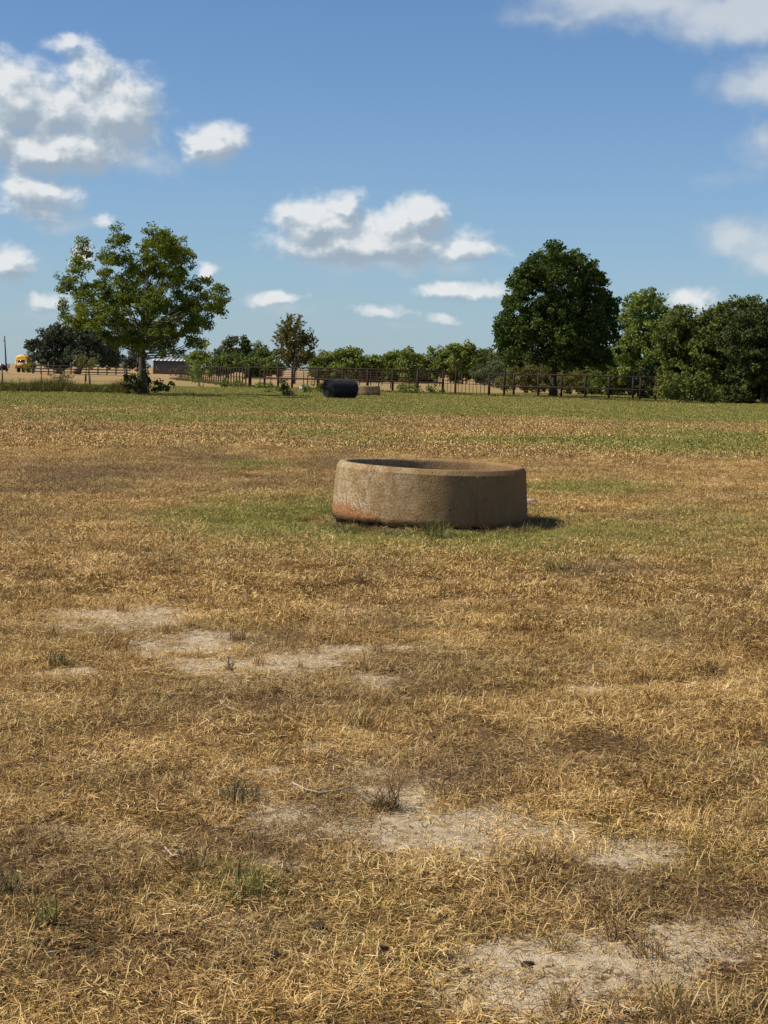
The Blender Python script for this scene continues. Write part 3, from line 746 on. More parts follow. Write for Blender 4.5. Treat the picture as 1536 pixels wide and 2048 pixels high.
far_tree('russet_tree', 'upright tree with russet leaves behind the corral', 588, 165,
         [(588, 650, 22, 16), (566, 668, 16, 18), (612, 670, 14, 16), (590, 685, 30, 20), (574, 710, 18, 18), (608, 708, 16, 16), (590, 730, 26, 18), (624, 685, 6, 10)],
         'russet', 60, trunk_r=.14, size=.27, sub_r=.28, dens=5, sprig=.7, group='', stems=3)
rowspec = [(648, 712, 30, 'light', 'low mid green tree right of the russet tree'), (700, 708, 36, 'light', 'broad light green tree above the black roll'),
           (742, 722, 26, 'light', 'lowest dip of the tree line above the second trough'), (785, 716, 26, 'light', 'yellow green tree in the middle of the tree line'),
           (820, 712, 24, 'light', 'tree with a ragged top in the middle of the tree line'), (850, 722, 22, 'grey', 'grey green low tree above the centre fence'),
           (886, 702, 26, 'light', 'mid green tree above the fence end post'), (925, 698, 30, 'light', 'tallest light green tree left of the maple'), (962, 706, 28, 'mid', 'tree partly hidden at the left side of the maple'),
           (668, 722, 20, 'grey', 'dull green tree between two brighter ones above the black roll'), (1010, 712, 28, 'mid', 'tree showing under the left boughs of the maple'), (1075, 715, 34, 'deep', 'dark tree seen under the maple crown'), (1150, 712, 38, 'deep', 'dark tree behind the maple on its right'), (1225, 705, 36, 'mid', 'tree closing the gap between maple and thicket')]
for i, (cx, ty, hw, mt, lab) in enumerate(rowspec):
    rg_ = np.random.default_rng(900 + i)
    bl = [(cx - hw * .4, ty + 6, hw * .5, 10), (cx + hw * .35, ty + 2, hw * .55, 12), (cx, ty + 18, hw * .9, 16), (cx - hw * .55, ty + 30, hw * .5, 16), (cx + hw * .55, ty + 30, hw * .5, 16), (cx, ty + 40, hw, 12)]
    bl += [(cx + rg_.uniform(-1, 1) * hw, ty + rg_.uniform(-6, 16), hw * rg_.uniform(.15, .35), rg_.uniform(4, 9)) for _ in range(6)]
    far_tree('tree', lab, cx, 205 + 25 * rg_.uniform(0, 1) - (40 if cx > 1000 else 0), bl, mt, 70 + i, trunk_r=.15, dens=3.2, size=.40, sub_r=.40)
# low scrub closing the view under the tree line
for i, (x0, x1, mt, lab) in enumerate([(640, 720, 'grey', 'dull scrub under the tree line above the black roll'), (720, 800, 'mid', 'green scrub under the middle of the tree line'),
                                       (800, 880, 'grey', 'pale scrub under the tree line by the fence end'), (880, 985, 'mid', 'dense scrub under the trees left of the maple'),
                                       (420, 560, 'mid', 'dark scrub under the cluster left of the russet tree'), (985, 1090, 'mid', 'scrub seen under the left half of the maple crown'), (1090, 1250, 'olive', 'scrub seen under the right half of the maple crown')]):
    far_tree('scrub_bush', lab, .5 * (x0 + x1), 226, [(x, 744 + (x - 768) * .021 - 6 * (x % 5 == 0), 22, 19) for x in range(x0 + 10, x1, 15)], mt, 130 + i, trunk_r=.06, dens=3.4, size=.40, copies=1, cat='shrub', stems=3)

# ------------------------------------------------------------------ trough
def concrete_mat():
    m = bpy.data.materials.new('weathered_concrete'); m.use_nodes = True; nt = m.node_tree; T = NT(nt); b = nt.nodes['Principled BSDF']
    tc = nt.nodes.new('ShaderNodeTexCoord'); P = tc.outputs['Object']
    sp = nt.nodes.new('ShaderNodeSeparateXYZ'); nt.links.new(P, sp.inputs[0]); z = sp.outputs[2]; x = sp.outputs[0]; y = sp.outputs[1]
    n = T.noise(P, 5, 6, .65); nf = T.noise(P, 45, 4, .65); st = T.noise(T.v('MULTIPLY', P, (1, 1, .12)), 9, 4, .6)
    base = T.ramp(T.m('ADD', T.m('MULTIPLY', n, .6), T.m('MULTIPLY', nf, .4)), [(.3, (.155, .092, .040)), (.5, (.29, .192, .092)), (.72, (.42, .305, .17))])
    base = T.mix(T.m('MULTIPLY', T.ss(st, .45, .7), .45), base, (.17, .105, .055))
    # pale grey lime bloom on the weather side
    lime = T.m('MULTIPLY', T.ss(T.m('ADD', nf, T.m('MULTIPLY', n, .5)), .72, .92), T.ss(x, .1, -.9))
    base = T.mix(T.m('MULTIPLY', lime, .7), base, (.44, .385, .29))
    # browner, in patches, over the right half
    br = T.m('MULTIPLY', T.ss(x, -.2, .5), T.ss(T.noise(P, 2.5, 4, .6), .25, .6))
    base = T.mix(T.m('MULTIPLY', br, .7), base, (.175, .105, .05))
    # rust stain, low on the left
    rz = T.m('ADD', z, T.m('MULTIPLY_ADD', T.noise(P, 6, 5, .65), .34, -.17))
    rust = T.m('MULTIPLY', T.ss(rz, .26, .17), T.ss(T.m('ADD', x, T.m('MULTIPLY_ADD', n, .5, -.25)), -.50, -.72))
    rc = T.ramp(nf, [(.35, (.19, .068, .022)), (.5, (.29, .125, .048)), (.65, (.38, .20, .09))])
    base = T.mix(T.m('MULTIPLY', rust, .8), base, rc)
    edge = T.m('MULTIPLY', T.m('SUBTRACT', T.ss(rz, .33, .25), T.ss(rz, .25, .18)), T.ss(x, -.55, -.8))
    base = T.mix(T.m('MULTIPLY', T.m('MULTIPLY', edge, T.ss(nf, .45, .62)), .75), base, (.55, .48, .37))
    rr = T.m('MULTIPLY', T.ss(x, .70, .98), T.ss(T.noise(P, 3.5, 4, .65), .35, .6))
    base = T.mix(T.m('MULTIPLY', rr, .6), base, (.26, .125, .045))
    low = T.m('MULTIPLY', T.ss(rz, .14, .04), T.ss(nf, .35, .6))
    base = T.mix(T.m('MULTIPLY', low, .5), base, (.11, .07, .042))
    vd = T.n('ShaderNodeTexVoronoi', {'Vector': T.v('ADD', P, T.v('MULTIPLY', T.noise(P, 20, 2, .5, out=1), (.05, .05, .05))), 'Scale': 17.0, 'Randomness': 1.0})
    pitm = T.m('MULTIPLY', T.ss(vd, .17, .09), T.ss(T.noise(P, 4, 3, .6), .42, .62))
    base = T.mix(T.m('MULTIPLY', pitm, .75), base, (.045, .03, .018))
    runs = T.ss(T.noise(T.v('MULTIPLY', P, (1, 1, .05)), 26, 3, .6), .60, .74)
    base = T.mix(T.m('MULTIPLY', T.m('MULTIPLY', runs, T.ss(n, .4, .6)), .45), base, (.09, .06, .035))
    nt.links.new(base, b.inputs['Base Color']); b.inputs['Roughness'].default_value = .93; b.inputs['Specular IOR Level'].default_value = .15
    pit = T.n('ShaderNodeTexVoronoi', {'Vector': P, 'Scale': 38.0, 'Randomness': 1.0})
    hgt = T.m('SUBTRACT', T.m('ADD', T.m('MULTIPLY', nf, .7), T.m('MULTIPLY', T.ss(pit, .05, .3), .6)), T.m('MULTIPLY', pitm, .9))
    nt.links.new(T.n('ShaderNodeBump', {'Height': hgt, 'Strength': .75, 'Distance': .016}), b.inputs['Normal'])
    return m
M_CONC = concrete_mat()
M_SOIL = simple_mat('dark_soil', (.035, .026, .018), (.10, .075, .05), 9, .95, bump=.8)

RB, RT, TH, HT = 1.045, 1.01, .115, .625
def ring(prof, n=128, noise_amp=.005, jag=None, seed=0, skip=()):
    rg = np.random.default_rng(seed); V, Fc = [], []
    m = len(prof)
    for i in range(n):
        a = 2 * math.pi * i / n
        for j, (r, z) in enumerate(prof):
            dr = (float(fbm(np.array([a * 6.0]), np.array([z * 9.0 + r * 3]), 1, 3, seed)[0]) - .5) * 2 * noise_amp
            dr += .002 * math.sin(3 * a + 1)
            dz = .005 * math.sin(2 * a + .6) if z > .45 else 0
            if jag and j in jag: dz += jag[j] * float(fbm(np.array([math.cos(a) * 7]), np.array([math.sin(a) * 7]), 1.4, 4, seed + 9)[0])
            V.append(((r + dr) * math.cos(a), (r + dr) * math.sin(a), z + dz))
    for i in range(n):
        k = (i + 1) % n
        for j in range(m):
            if j in skip: continue
            j2 = (j + 1) % m
            Fc.append((i * m + j, k * m + j, k * m + j2, i * m + j2))
    return MB().add(V, Fc)
zr = HT - .048
wall_prof = [(RB, .0), (RB - .004, .12), (RB - .012, .25), (RB - .02, .38), (RT + .004, .5), (RT, zr), (RT - TH, zr), (RT - TH, .4), (RT - TH, .2), (RT - TH, .02)]
rim_prof = [(RT, zr), (RT - .002, zr + .003), (RT - .015, zr + .022), (RT - .030, HT - .008), (RT - .036, HT - .002), (RT - .044, HT), (RT - TH + .022, HT + .001), (RT - TH + .010, HT - .004), (RT - TH + .003, HT - .014), (RT - TH, zr + .02), (RT - TH, zr)]
def trough(label, loc, tilt, rotz=0.0, first=None):
    t = thing('concrete_trough', label, 'trough', loc)
    t.rotation_euler = (math.radians(tilt[0]), math.radians(tilt[1]), rotz)
    if first:
        for ch in first.children:
            c = ch.copy(); COL.objects.link(c); c.parent = t
        return t
    def put(nm, mb, mat, smooth=True):
        me = mesh_np(nm, np.array(mb.V), [np.array(f) for f in mb.F.values() if f], smooth=smooth); return obj(nm, me, mat, t)
    put('wall', ring(wall_prof, 220, .007, {0: .10, 9: .05}, 3, (5,)), M_CONC)
    put('rim', ring(rim_prof, 220, .007, {3: .006, 4: .008, 5: .008, 6: .006, 7: .005}, 3, (10,)), M_CONC)
    put('footing', ring([(RB - .045, -.25), (RB - .05, .03), (RB - .07, .09), (RT - TH + .03, .09), (RT - TH + .03, -.25)], 64, .03, None, 7), M_SOIL)  # dark soil ring set back, standing for the shaded gap under the wall
    d = MB(); n = 48
    V = [(0, 0, .20)] + [((RT - TH + .02) * math.cos(2 * math.pi * i / n), (RT - TH + .02) * math.sin(2 * math.pi * i / n), .17) for i in range(n)]
    d.add(V, [(0, 1 + i, 1 + (i + 1) % n) for i in range(n)]); put('soil_bed', d, M_SOIL)
    aa = math.radians(-64.3); wob = .002 * math.sin(3 * aa + 1)
    put('form_seam', MB().tube([((r + wob) * math.cos(aa), (r + wob) * math.sin(aa), z) for r, z in wall_prof[1:6]], .0055, 5), M_CONC)
    s = MB(); aa = math.radians(88); r = RT - TH - .012
    s.box((r * math.cos(aa), r * math.sin(aa), .33), (.012, .024, .40)); put('inner_seam', s, M_SOIL, False)
    return t
T1 = trough('large round weathered concrete stock trough in the foreground', TROUGH, (0, 1.0))
q = P(729, 790)
trough('second round concrete trough far off beside the black roll', (q.x, q.y, hz(q.x, q.y)), (0, 0.3), 1.9, T1)

# ------------------------------------------------------------------ black mesh roll
M_BLACK = simple_mat('black_plastic_mesh', (.016, .016, .019), (.062, .063, .070), 14, .75, bump=.0, spec=.4)
M_BLACK2 = simple_mat('black_core', (.004, .004, .005), (.014, .014, .016), 10, .7)
def mesh_roll():
    c = P(680, 798); c.y += .45; c.z = hz(c.x, c.y)
    t = thing('mesh_roll', 'big roll of black wire mesh lying on the grass before the corral', 'roll', c)
    yaw = math.radians(-36); ax = Vector((math.cos(yaw), -math.sin(yaw), 0)); sd = Vector((math.sin(yaw), math.cos(yaw), 0)); up = Vector((0, 0, 1))
    rad, L = .56, 1.72
    o = c + up * (rad - .02)
    rg = np.random.default_rng(4)
    def circ(r, s, n=36, wob=.0, flat=.96):
        return [o + ax * s + (sd * math.cos(2 * math.pi * k / n) + up * math.sin(2 * math.pi * k / n) * flat) * (r + rg.normal(0, wob)) for k in range(n + 1)]
    w = MB()
    for i in range(38):
        s = -L / 2 + L * i / 37; w.tube(circ(rad + rg.normal(0, .006), s, 36, .004), .009, 3, cap=False)
    for k in range(54):
        a = 2 * math.pi * k / 54; w.tube([o + ax * s + (sd * math.cos(a) + up * math.sin(a) * .96) * (rad + rg.normal(0, .008)) for s in np.linspace(-L / 2 - .02, L / 2 + .02, 8)], .008, 3, cap=False)
    w.build('outer_mesh', M_BLACK, t)
    k_ = MB(); n = 40
    sp = []
    for i in range(7 * n):
        a = 2 * math.pi * i / n; r = rad * .97 - .055 * i / n; sp.append((r * math.cos(a), r * math.sin(a) * .96))
    V = [];
    for (x_, z_) in sp:
        for s in (-L / 2 + .01, L / 2 - .01): V.append(o + ax * (s + rg.normal(0, .012)) + sd * x_ + up * z_)
    k_.add(V, [(2 * i, 2 * i + 1, 2 * i + 3, 2 * i + 2) for i in range(len(sp) - 1)])
    k_.build('wound_layers', M_BLACK2, t)
    for s in (-L / 2 - .01, L / 2 + .01):
        pts = []
        for i in range(150):
            a = i * .2; r = .54 - .0032 * i; pts.append(o + ax * (s + .012 * math.sin(i * 1.7)) + (sd * math.cos(a) + up * math.sin(a) * .96) * r)
        MB().tube(pts, .012, 4).build('end_coil', M_BLACK, t)
    f = MB()
    for k in range(60):     # loose wire ends sticking out at both ends
        a = rg.uniform(0, 6.28); s = (-1 if k % 3 else 1) * L / 2; r = rad * rg.uniform(.85, 1.0)
        p0 = o + ax * s + (sd * math.cos(a) + up * math.sin(a) * .96) * r
        f.tube([p0, p0 + ax * math.copysign(rg.uniform(.05, .2), s) + Vector((0, 0, rg.normal(0, .03)))], .006, 3, cap=False)
    f.build('loose_wire', M_BLACK, t)['kind'] = 'stuff'
mesh_roll()

# ------------------------------------------------------------------ corral fences
M_RUST = simple_mat('rusty_pipe', (.012, .008, .006), (.042, .022, .014), 9, .85, bump=.2)
M_RUST2 = simple_mat('red_rusty_pipe', (.028, .014, .010), (.075, .035, .024), 9, .85)
M_TPOST = simple_mat('weathered_post', (.05, .04, .03), (.13, .105, .08), 7, .9)
M_WIRE = simple_mat('fence_wire', (.06, .05, .045), (.14, .12, .10), 7, .6, metal=.3)

def gp(px, py, dz=0.0):
    q = P(px, py); q.z = hz(q.x, q.y) + dz; return q

def pipe_fence(label, A, B, posts, height, rails, r_post=.05, r_rail=.035, mat=None, post_h=None, group=None, name='pipe_fence', bottom=None, pickets=None):
    """posts: fractions along A-B; rails: heights"""
    A, B = Vector(A), Vector(B); t = thing(name, label, 'fence', (A.x, A.y, hz(A.x, A.y)), group)
    mat = mat or M_RUST
    side = (B - A).cross(Vector((0, 0, 1))).normalized()
    for f in posts:
        h = height; off = 0
        if isinstance(f, tuple): f, h = f
        p = A.lerp(B, f); z = hz(p.x, p.y); p.z = z
        MB().tube([p - Vector((0, 0, .1)), p + Vector((0, 0, h))], r_post, 7).build('post', mat, t, True)
    for h in rails:
        n = max(2, int((B - A).length / 12)); pts = []
        for i in range(n + 1):
            p = A.lerp(B, i / n); p.z = hz(p.x, p.y) + h; pts.append(p + side * (r_post * .3))
        MB().tube(pts, r_rail, 6).build('rail', mat, t, True)
    for f in pickets or []:
        p = A.lerp(B, f); p.z = hz(p.x, p.y)
        MB().tube([p + Vector((0, 0, .02)), p + Vector((0, 0, rails[-1]))], .022, 5).build('picket', mat, t, True)
    return t

# centre run, from the corral corner to the end post
A, B = P(500, 774), P(886, 787)
def fr(px, A, B):            # fraction along a fence for a photograph column
    lo, hi = 0.0, 1.0
    def col(f):
        p = A.lerp(B, f); v = R3.transposed() @ (p - Vector((0, 0, EYE))); return 768 + F * v.x / -v.z
    for _ in range(40):
        m = .5 * (lo + hi)
        if col(m) < px: lo = m
        else: hi = m
    return .5 * (lo + hi)
pipe_fence('long rusty pipe corral fence across the middle with two rails', A, B, [fr(x, A, B) for x in (501, 529, 556, 584, 635, 685, 735, 785, 835, 885)], 1.72, [.82, 1.70], r_post=.088, r_rail=.06)
# receding run on the left
A2 = P(358, 756.5)
n = 34
pipe_fence('rusty pipe corral fence running back toward the shed', P(498, 774), A2, [(i / n) for i in range(n + 1)], 1.66, [.25, .82, 1.64], r_post=.06, mat=M_RUST)
# right hand panels
A3, B3 = P(978, 792), P(1330, 803.5)
pipe_fence('dark pipe panel fence on the right with top, middle and bottom rails', A3, B3, [(fr(x, A3, B3), 1.95 if x == 1008 else 1.58) for x in (978, 1008, 1027, 1076, 1122, 1170, 1217, 1265, 1280, 1310)], 1.58, [.06, .72, 1.56], r_post=.078, r_rail=.055)
# low gate with thin bars between the two
A4, B4 = P(887, 786.5), P(976, 789.5)
g4 = pipe_fence('low gate of thin upright bars between the two pipe fences', A4, B4, [0.0, 1.0], 1.0, [.06, .98], r_post=.03, r_rail=.02, pickets=[i / 12 for i in range(1, 12)], name='bar_gate')
q = gp(911, 789)
t = thing('gate_post', 'tall single dark post standing at the low barred gate', 'post', q)
MB().tube([q - Vector((0, 0, .1)), q + Vector((0, 0, 2.08))], .055, 8).build('shaft', M_RUST, t, True)
MB().tube([q + Vector((0, 0, 2.08)), q + Vector((0, 0, 2.12))], .062, 8).build('cap', M_RUST, t, True)
# inner pens further back
for lab, pa, pb, Y1, Y2, rails, nn, mt in [
        ('inner cattle pen fence seen through the centre run', 520, 880, 172, 165, [.45, .95, 1.45], 16, M_RUST2),
        ('farther reddish pen fence near the tree line', 560, 985, 205, 200, [.6, 1.1, 1.5], 13, M_RUST2),
        ('low pen fence in the middle of the corral', 615, 830, 140, 138, [.5, 1.05], 9, M_RUST)]:
    pa_, pb_ = at(pa, 760, Y1), at(pb, 760, Y2); pa_.z = pb_.z = 0
    pipe_fence(lab, pa_, pb_, [i / nn for i in range(nn + 1)], rails[-1] + .03, rails, r_post=.045, r_rail=.028, mat=mt)

# ------------------------------------------------------------------ wire fence and weeds on the left
A5, B5 = P(-60, 779), P(300, 783)
t = thing('wire_fence', 'sagging wire fence on thin posts left of the open crowned tree', 'fence', (A5.x, A5.y, 0))
for px, h, r, m in [(5, 1.25, .05, M_TPOST), (84, 1.15, .028, M_RUST), (170, 1.0, .03, M_RUST), (180, .98, .075, M_TPOST), (252, 1.45, .10, M_BARK), (-40, 1.2, .04, M_TPOST)]:
    p = A5.lerp(B5, fr(px, A5, B5) if px > -50 else 0); p.z = hz(p.x, p.y); lean = Vector((random.uniform(-.05, .05), 0, 0))
    MB().tube([p - Vector((0, 0, .1)), p + Vector((0, 0, h * .5)) + lean * .4, p + Vector((0, 0, h)) + lean], [r, r * .97, r * .9], 7).build('post', m, t, True)
for h in (.35, .65, .95):
    pts = []
    for i in range(19):
        p = A5.lerp(B5, i / 18); p.z = h - .05 * abs(math.sin(i * .9)); pts.append(p)
    MB().tube(pts, .006, 4, cap=False).build('wire', M_WIRE, t)

def weed_strip(name, label, A, B, n, width, hmax, mat, seed):
    rg = np.random.default_rng(seed); A, B = Vector(A), Vector(B); parts = []
    ax = (B - A).normalized(); sd = Vector((-ax.y, ax.x, 0)); Ln = (B - A).length
    Vs, Qs, Ts, tq, tt, k = [], [], [], [], [], 0
    for i in range(n):
        f = rg.uniform(0, 1); o = A.lerp(B, f) + sd * rg.normal(0, width)
        s = (.35 + 1.1 * float(fbm(np.array([f * Ln]), np.array([3.3]), .45, 3, seed)[0]) ** 1.5) * rg.uniform(.5, 1.1)
        v, q, tr, tn = blades(14, .12, hmax * .4, hmax, .022, .28, .25, rg, curl=.35, seg=1)
        v = v * np.array([1, 1, s]) + np.array([o.x, o.y, hz(o.x, o.y)])
        Vs.append(v); Qs.append(q + k); Ts.append(tr + k); tq.append(tn[:len(q)]); tt.append(tn[len(q):]); k += len(v)
    me = mesh_np(name, np.concatenate(Vs), [np.concatenate(Qs), np.concatenate(Ts)], {'tone': np.concatenate(tq + tt)})
    return tag(obj(name, me, mat), label, 'weeds', kind='stuff')
M_WEED = leaf_mat('weed_stems', (.055, .058, .018), (.20, .175, .065), .25)
M_WEED2 = leaf_mat('dry_weed_stems', (.10, .075, .03), (.30, .22, .10), .25)
weed_strip('tall_weeds', 'rank green and brown weeds along the wire fence', P(-60, 781), P(275, 787), 1500, .8, 1.05, M_WEED, 5)
weed_strip('pen_weeds', 'weeds growing along the foot of the pipe fence', P(345, 758), P(500, 776), 420, .35, .55, M_WEED, 6)
weed_strip('corral_weeds', 'ragged weeds along the foot of the centre corral fence', P(500, 775), P(1330, 805), 700, .25, .38, M_WEED, 7)
for i, (px, py, sx, lab) in enumerate([(30, 781, 14, 'leafy weed clump at the left edge by the wire fence'), (205, 783, 20, 'bright leafy weeds between fence posts left of the tree'), (240, 780, 16, 'leafy weeds just left of the tree foot'), (120, 758, 26, 'low green clump beyond the wire fence')]):
    shrub(lab, P(px, py + 4), [(px, py - 8, sx, 9), (px + 8, py - 4, sx * .7, 7)], ['olive', 'mid', 'mid', 'deep'][i], 160 + i, dens=8, group='weed clumps on the left', name=None) if False else \
        tree('weed_clump', lab, P(px, py + 4), None, [(px, py - 8, sx, 9), (px + 8, py - 4, sx * .7, 7)], ['olive', 'mid', 'mid', 'deep'][i], trunk_r=.03, dens=8, per=18, sub_r=.14, size=.12, copies=2, seed=160 + i, cat='weeds', stems=2, twig_every=6, group='weed clumps on the left')

# ------------------------------------------------------------------ far left: board fence, pole, bus, shed
M_BOARD = simple_mat('dark_boards', (.022, .020, .018), (.06, .054, .047), 6, .9)
A6, B6 = at(62, 745, 246), at(262, 745, 252); A6.z = B6.z = 0
t = thing('board_fence', 'dark three board fence in front of the live oaks', 'fence', A6)
for px in (66, 82, 97, 108, 120, 142, 160, 178, 196, 214, 232, 252):
    p = A6.lerp(B6, fr(px, A6, B6)); p.z = hz(p.x, p.y); h = 1.95 if px in (97, 108, 142) else 1.4
    MB().tube([p - Vector((0, 0, .1)), p + Vector((0, 0, h))], .10, 7).build('post', M_TPOST if px in (97, 142) else M_BOARD, t, True)
ang = math.atan2((B6 - A6).y, (B6 - A6).x); Mr = Matrix.Rotation(ang, 3, 'Z')
for h in (.35, .80, 1.28):
    c = A6.lerp(B6, .5); c.z = h + .03; c.y -= .14
    MB().box(c, ((B6 - A6).length, .04, .17), Mr).build('board', M_BOARD, t)

q = at(13, 742, 290); q.z = hz(q.x, q.y)
t = thing('utility_pole', 'bare leaning utility pole at the far left edge', 'pole', q)
top = at(9, 672, 290)
MB().tube([q - Vector((0, 0, .1)), q.lerp(top, .5), top], [.17, .14, .11], 8).build('shaft', M_TPOST, t, True)
MB().tube([top + Vector((0, 0, -.9)), top + Vector((-.35, 0, -.85))], .06, 5).build('bracket', M_TPOST, t)

M_YEL = simple_mat('bus_yellow', (.72, .34, .02), (.80, .42, .035), 3, .45, spec=.5)
M_GLASS = simple_mat('dark_glass', (.015, .017, .02), (.03, .032, .036), 3, .1, spec=.6)
M_TYRE = simple_mat('tyre_rubber', (.012, .012, .012), (.03, .03, .03), 8, .85)
M_CREAM = simple_mat('cream_paint', (.55, .48, .36), (.66, .58, .45), 3, .5)
M_LAMP = simple_mat('red_lamp', (.25, .02, .015), (.35, .03, .02), 3, .3)
def bus():
    base = at(43, 745, 272); base.z = hz(base.x, base.y)
    t = thing('yellow_bus', 'old yellow bus seen from behind at the far left', 'bus', base); t.rotation_euler.z = -math.radians(11)
    Wd, L = 2.3, 3.7
    def put(nm, mb, mat, smooth=False, par=None):
        me = mesh_np(nm, np.array(mb.V), [np.array(f) for f in mb.F.values() if f], smooth=smooth); return obj(nm, me, mat, par or t)
    prof = [(-Wd / 2 - .05, .75), (-Wd / 2 - .03, 1.5), (-Wd / 2 + .05, 2.3), (-Wd / 2 + .22, 2.8), (-Wd / 2 + .6, 3.02), (0, 3.1)]
    prof = prof + [(-x, z) for x, z in prof[-2::-1]]
    V, Fc = [], []; m = len(prof)
    ys = [(-.12, .9), (0, 1.0), (L - .3, 1.0), (L, .93)]
    for (y, s) in ys: V += [(x * s, y, .75 + (z - .75) * (s if z > 2 else 1)) for x, z in prof]
    for i in range(len(ys) - 1):
        for j in range(m - 1): Fc.append((i * m + j, i * m + j + 1, (i + 1) * m + j + 1, (i + 1) * m + j))
        Fc.append((i * m + m - 1, i * m, (i + 1) * m, (i + 1) * m + m - 1))
    mb = MB().add(V, Fc); mb.add(V[:m], [tuple(range(m))]); mb.add(V[-m:], [tuple(range(m - 1, -1, -1))])
    put('body', mb, M_YEL)
    w = put('rear_window', MB().box((0, -.14, 1.98), (1.25, .05, .42)), M_GLASS)
    put('window_frame', MB().box((0, -.135, 2.22), (1.4, .05, .06)).box((0, -.135, 1.74), (1.4, .05, .06)), M_CREAM, par=w)
    put('lower_panel', MB().box((0, -.15, 1.32), (1.7, .04, .62)), simple_mat('faded_orange', (.42, .22, .08), (.55, .32, .14), 3, .6))
    put('bumper', MB().box((0, -.22, .78), (2.25, .14, .22)), M_TYRE)
    put('trim_band', MB().box((-.95, -.145, 1.4), (.14, .04, .9)).box((.95, -.145, 1.4), (.14, .04, .9)), M_CREAM)
    for s in (-1, 1):
        put('tail_light', MB().box((s * .98, -.17, 1.25), (.16, .05, .16)), M_LAMP)
        for i, y in enumerate((.9, 2.9)):
            wh = put('wheel', MB().tube([(s * .78, y, .46), (s * 1.12, y, .46)], .46, 18), M_TYRE, True)
            put('rim', MB().tube([(s * 1.10, y, .46), (s * 1.14, y, .46)], .22, 12), M_CREAM, True, wh)
        for k in range(2): put('side_window', MB().box((s * (Wd / 2 - .0), .9 + k * 1.45, 2.1), (.09, 1.1, .5)), M_GLASS)
    put('roof_vent', MB().box((.25, 1.2, 3.12), (.5, .5, .1)), M_TYRE)
bus()

M_WHITE = simple_mat('white_paint', (.60, .60, .58), (.72, .72, .70), 3, .6)
q = at(8, 742, 330); q.z = hz(q.x, q.y)
t = thing('white_trailer', 'low white trailer half hidden at the far left edge', 'trailer', q)
MB().box(q + Vector((-.4, 0, .95)), (2.9, 2.0, .9)).build('body', M_WHITE, t)
for sx in (-1, .3): MB().tube([q + Vector((sx, -1.05, .3)), q + Vector((sx, -.85, .3))], .3, 12).build('wheel', M_TYRE, t)
q = at(6, 745, 245); q.z = hz(q.x, q.y)
t = thing('black_tarp', 'black peaked tarp at the far left edge beside the bus', 'tarp', q)
pk = at(3, 727, 245); l_ = at(-6, 741, 245); r_ = at(13, 740, 245)
MB().add([pk, l_, r_, pk + Vector((.2, 1.2, -.2)), l_ + Vector((0, 1.6, 0)), r_ + Vector((0, 1.6, 0))], [(0, 1, 2), (3, 5, 4), (0, 3, 4, 1), (0, 2, 5, 3), (1, 4, 5, 2)]).build('sheet', M_BLACK2, t)
for p in (l_, r_): MB().tube([Vector((p.x, p.y + .8, q.z - .05)), p + Vector((0, .8, .05))], .04, 5).build('pole', M_TPOST, t)

M_PLANK = simple_mat('shed_planks', (.095, .082, .074), (.19, .168, .15), 5, .9, stretch=(1, 1, .15))
M_PLANK_LIT = simple_mat('shed_planks_lit', (.22, .17, .12), (.34, .27, .20), 5, .9, stretch=(1, 1, .15))  # paler copy of the planks, sunlight painted into the left wall
M_TIN = simple_mat('tin_roof', (.26, .26, .25), (.40, .40, .38), 4, .5, metal=.3)
def shed():
    Y = 320; a, b_ = at(306, 748, Y), at(373, 749, Y); a.z = b_.z = 0
    t = thing('shed', 'small brown board shed with a pale tin roof behind the tree', 'shed', (a.x, a.y, hz(a.x, a.y)))
    Wd = b_.x - a.x; D = 4.2; h0, h1 = 2.75, 3.35; n = 22
    for i in range(n):
        x0 = a.x + Wd * i / n; w = Wd / n - .025
        MB().box((x0 + w / 2, Y + .02 * (i % 2), h0 / 2), (w, .05, h0)).build('plank', M_PLANK, t)
    for i in range(12):
        y0 = Y + .06 + D * i / 12; hh = h0 + (h1 - h0) * (i + .5) / 12
        MB().box((a.x - .03, y0 + D / 24, hh / 2), (.05, D / 12 - .02, hh)).build('plank', M_PLANK_LIT, t)
        MB().box((b_.x + .03, y0 + D / 24, hh / 2), (.05, D / 12 - .02, hh)).build('plank', M_PLANK, t)
    MB().box((a.x + Wd / 2, Y + D, h1 / 2), (Wd, .06, h1)).build('back_wall', M_PLANK, t)
    for px in (a.x + .1, b_.x - .1): MB().box((px, Y - .06, h0 / 2), (.14, .1, h0)).build('corner_post', M_PLANK_LIT, t)
    sl_ = math.atan2(h1 - h0 + .1, D); Mx = Matrix.Rotation(sl_, 3, 'X')
    for i in range(9):
        w = (Wd + .5) / 9
        MB().box((a.x - .25 + w * (i + .5), Y + D / 2, (h0 + h1) / 2 + .12 + .015 * (i % 2)), (w - .02, D + .9, .05), Mx).build('roof_sheet', M_TIN, t)
shed()
# hay ring feeders in front of the shed
for i, (px, Y) in enumerate([(346, 250), (357, 248)]):
    q = at(px, 745, Y); q.z = hz(q.x, q.y)
    t = thing('hay_ring', ['pale hoop feeder standing left in front of the shed', 'pale hoop feeder standing right in front of the shed'][i], 'feeder', q, 'hoop feeders by the shed')
    for k in range(2):
        pts = [q + Vector((.62 * math.cos(a), .5 * k, .62 + .62 * math.sin(a))) for a in np.linspace(0, 6.283, 25)]
        MB().tube(pts, .035, 5, cap=False).build('hoop', M_WIRE, t)
    for a in np.linspace(0, 6.283, 9)[:-1]:
        p = q + Vector((.62 * math.cos(a), 0, .62 + .62 * math.sin(a))); MB().tube([p, p + Vector((0, .5, 0))], .022, 4).build('bar', M_WIRE, t)

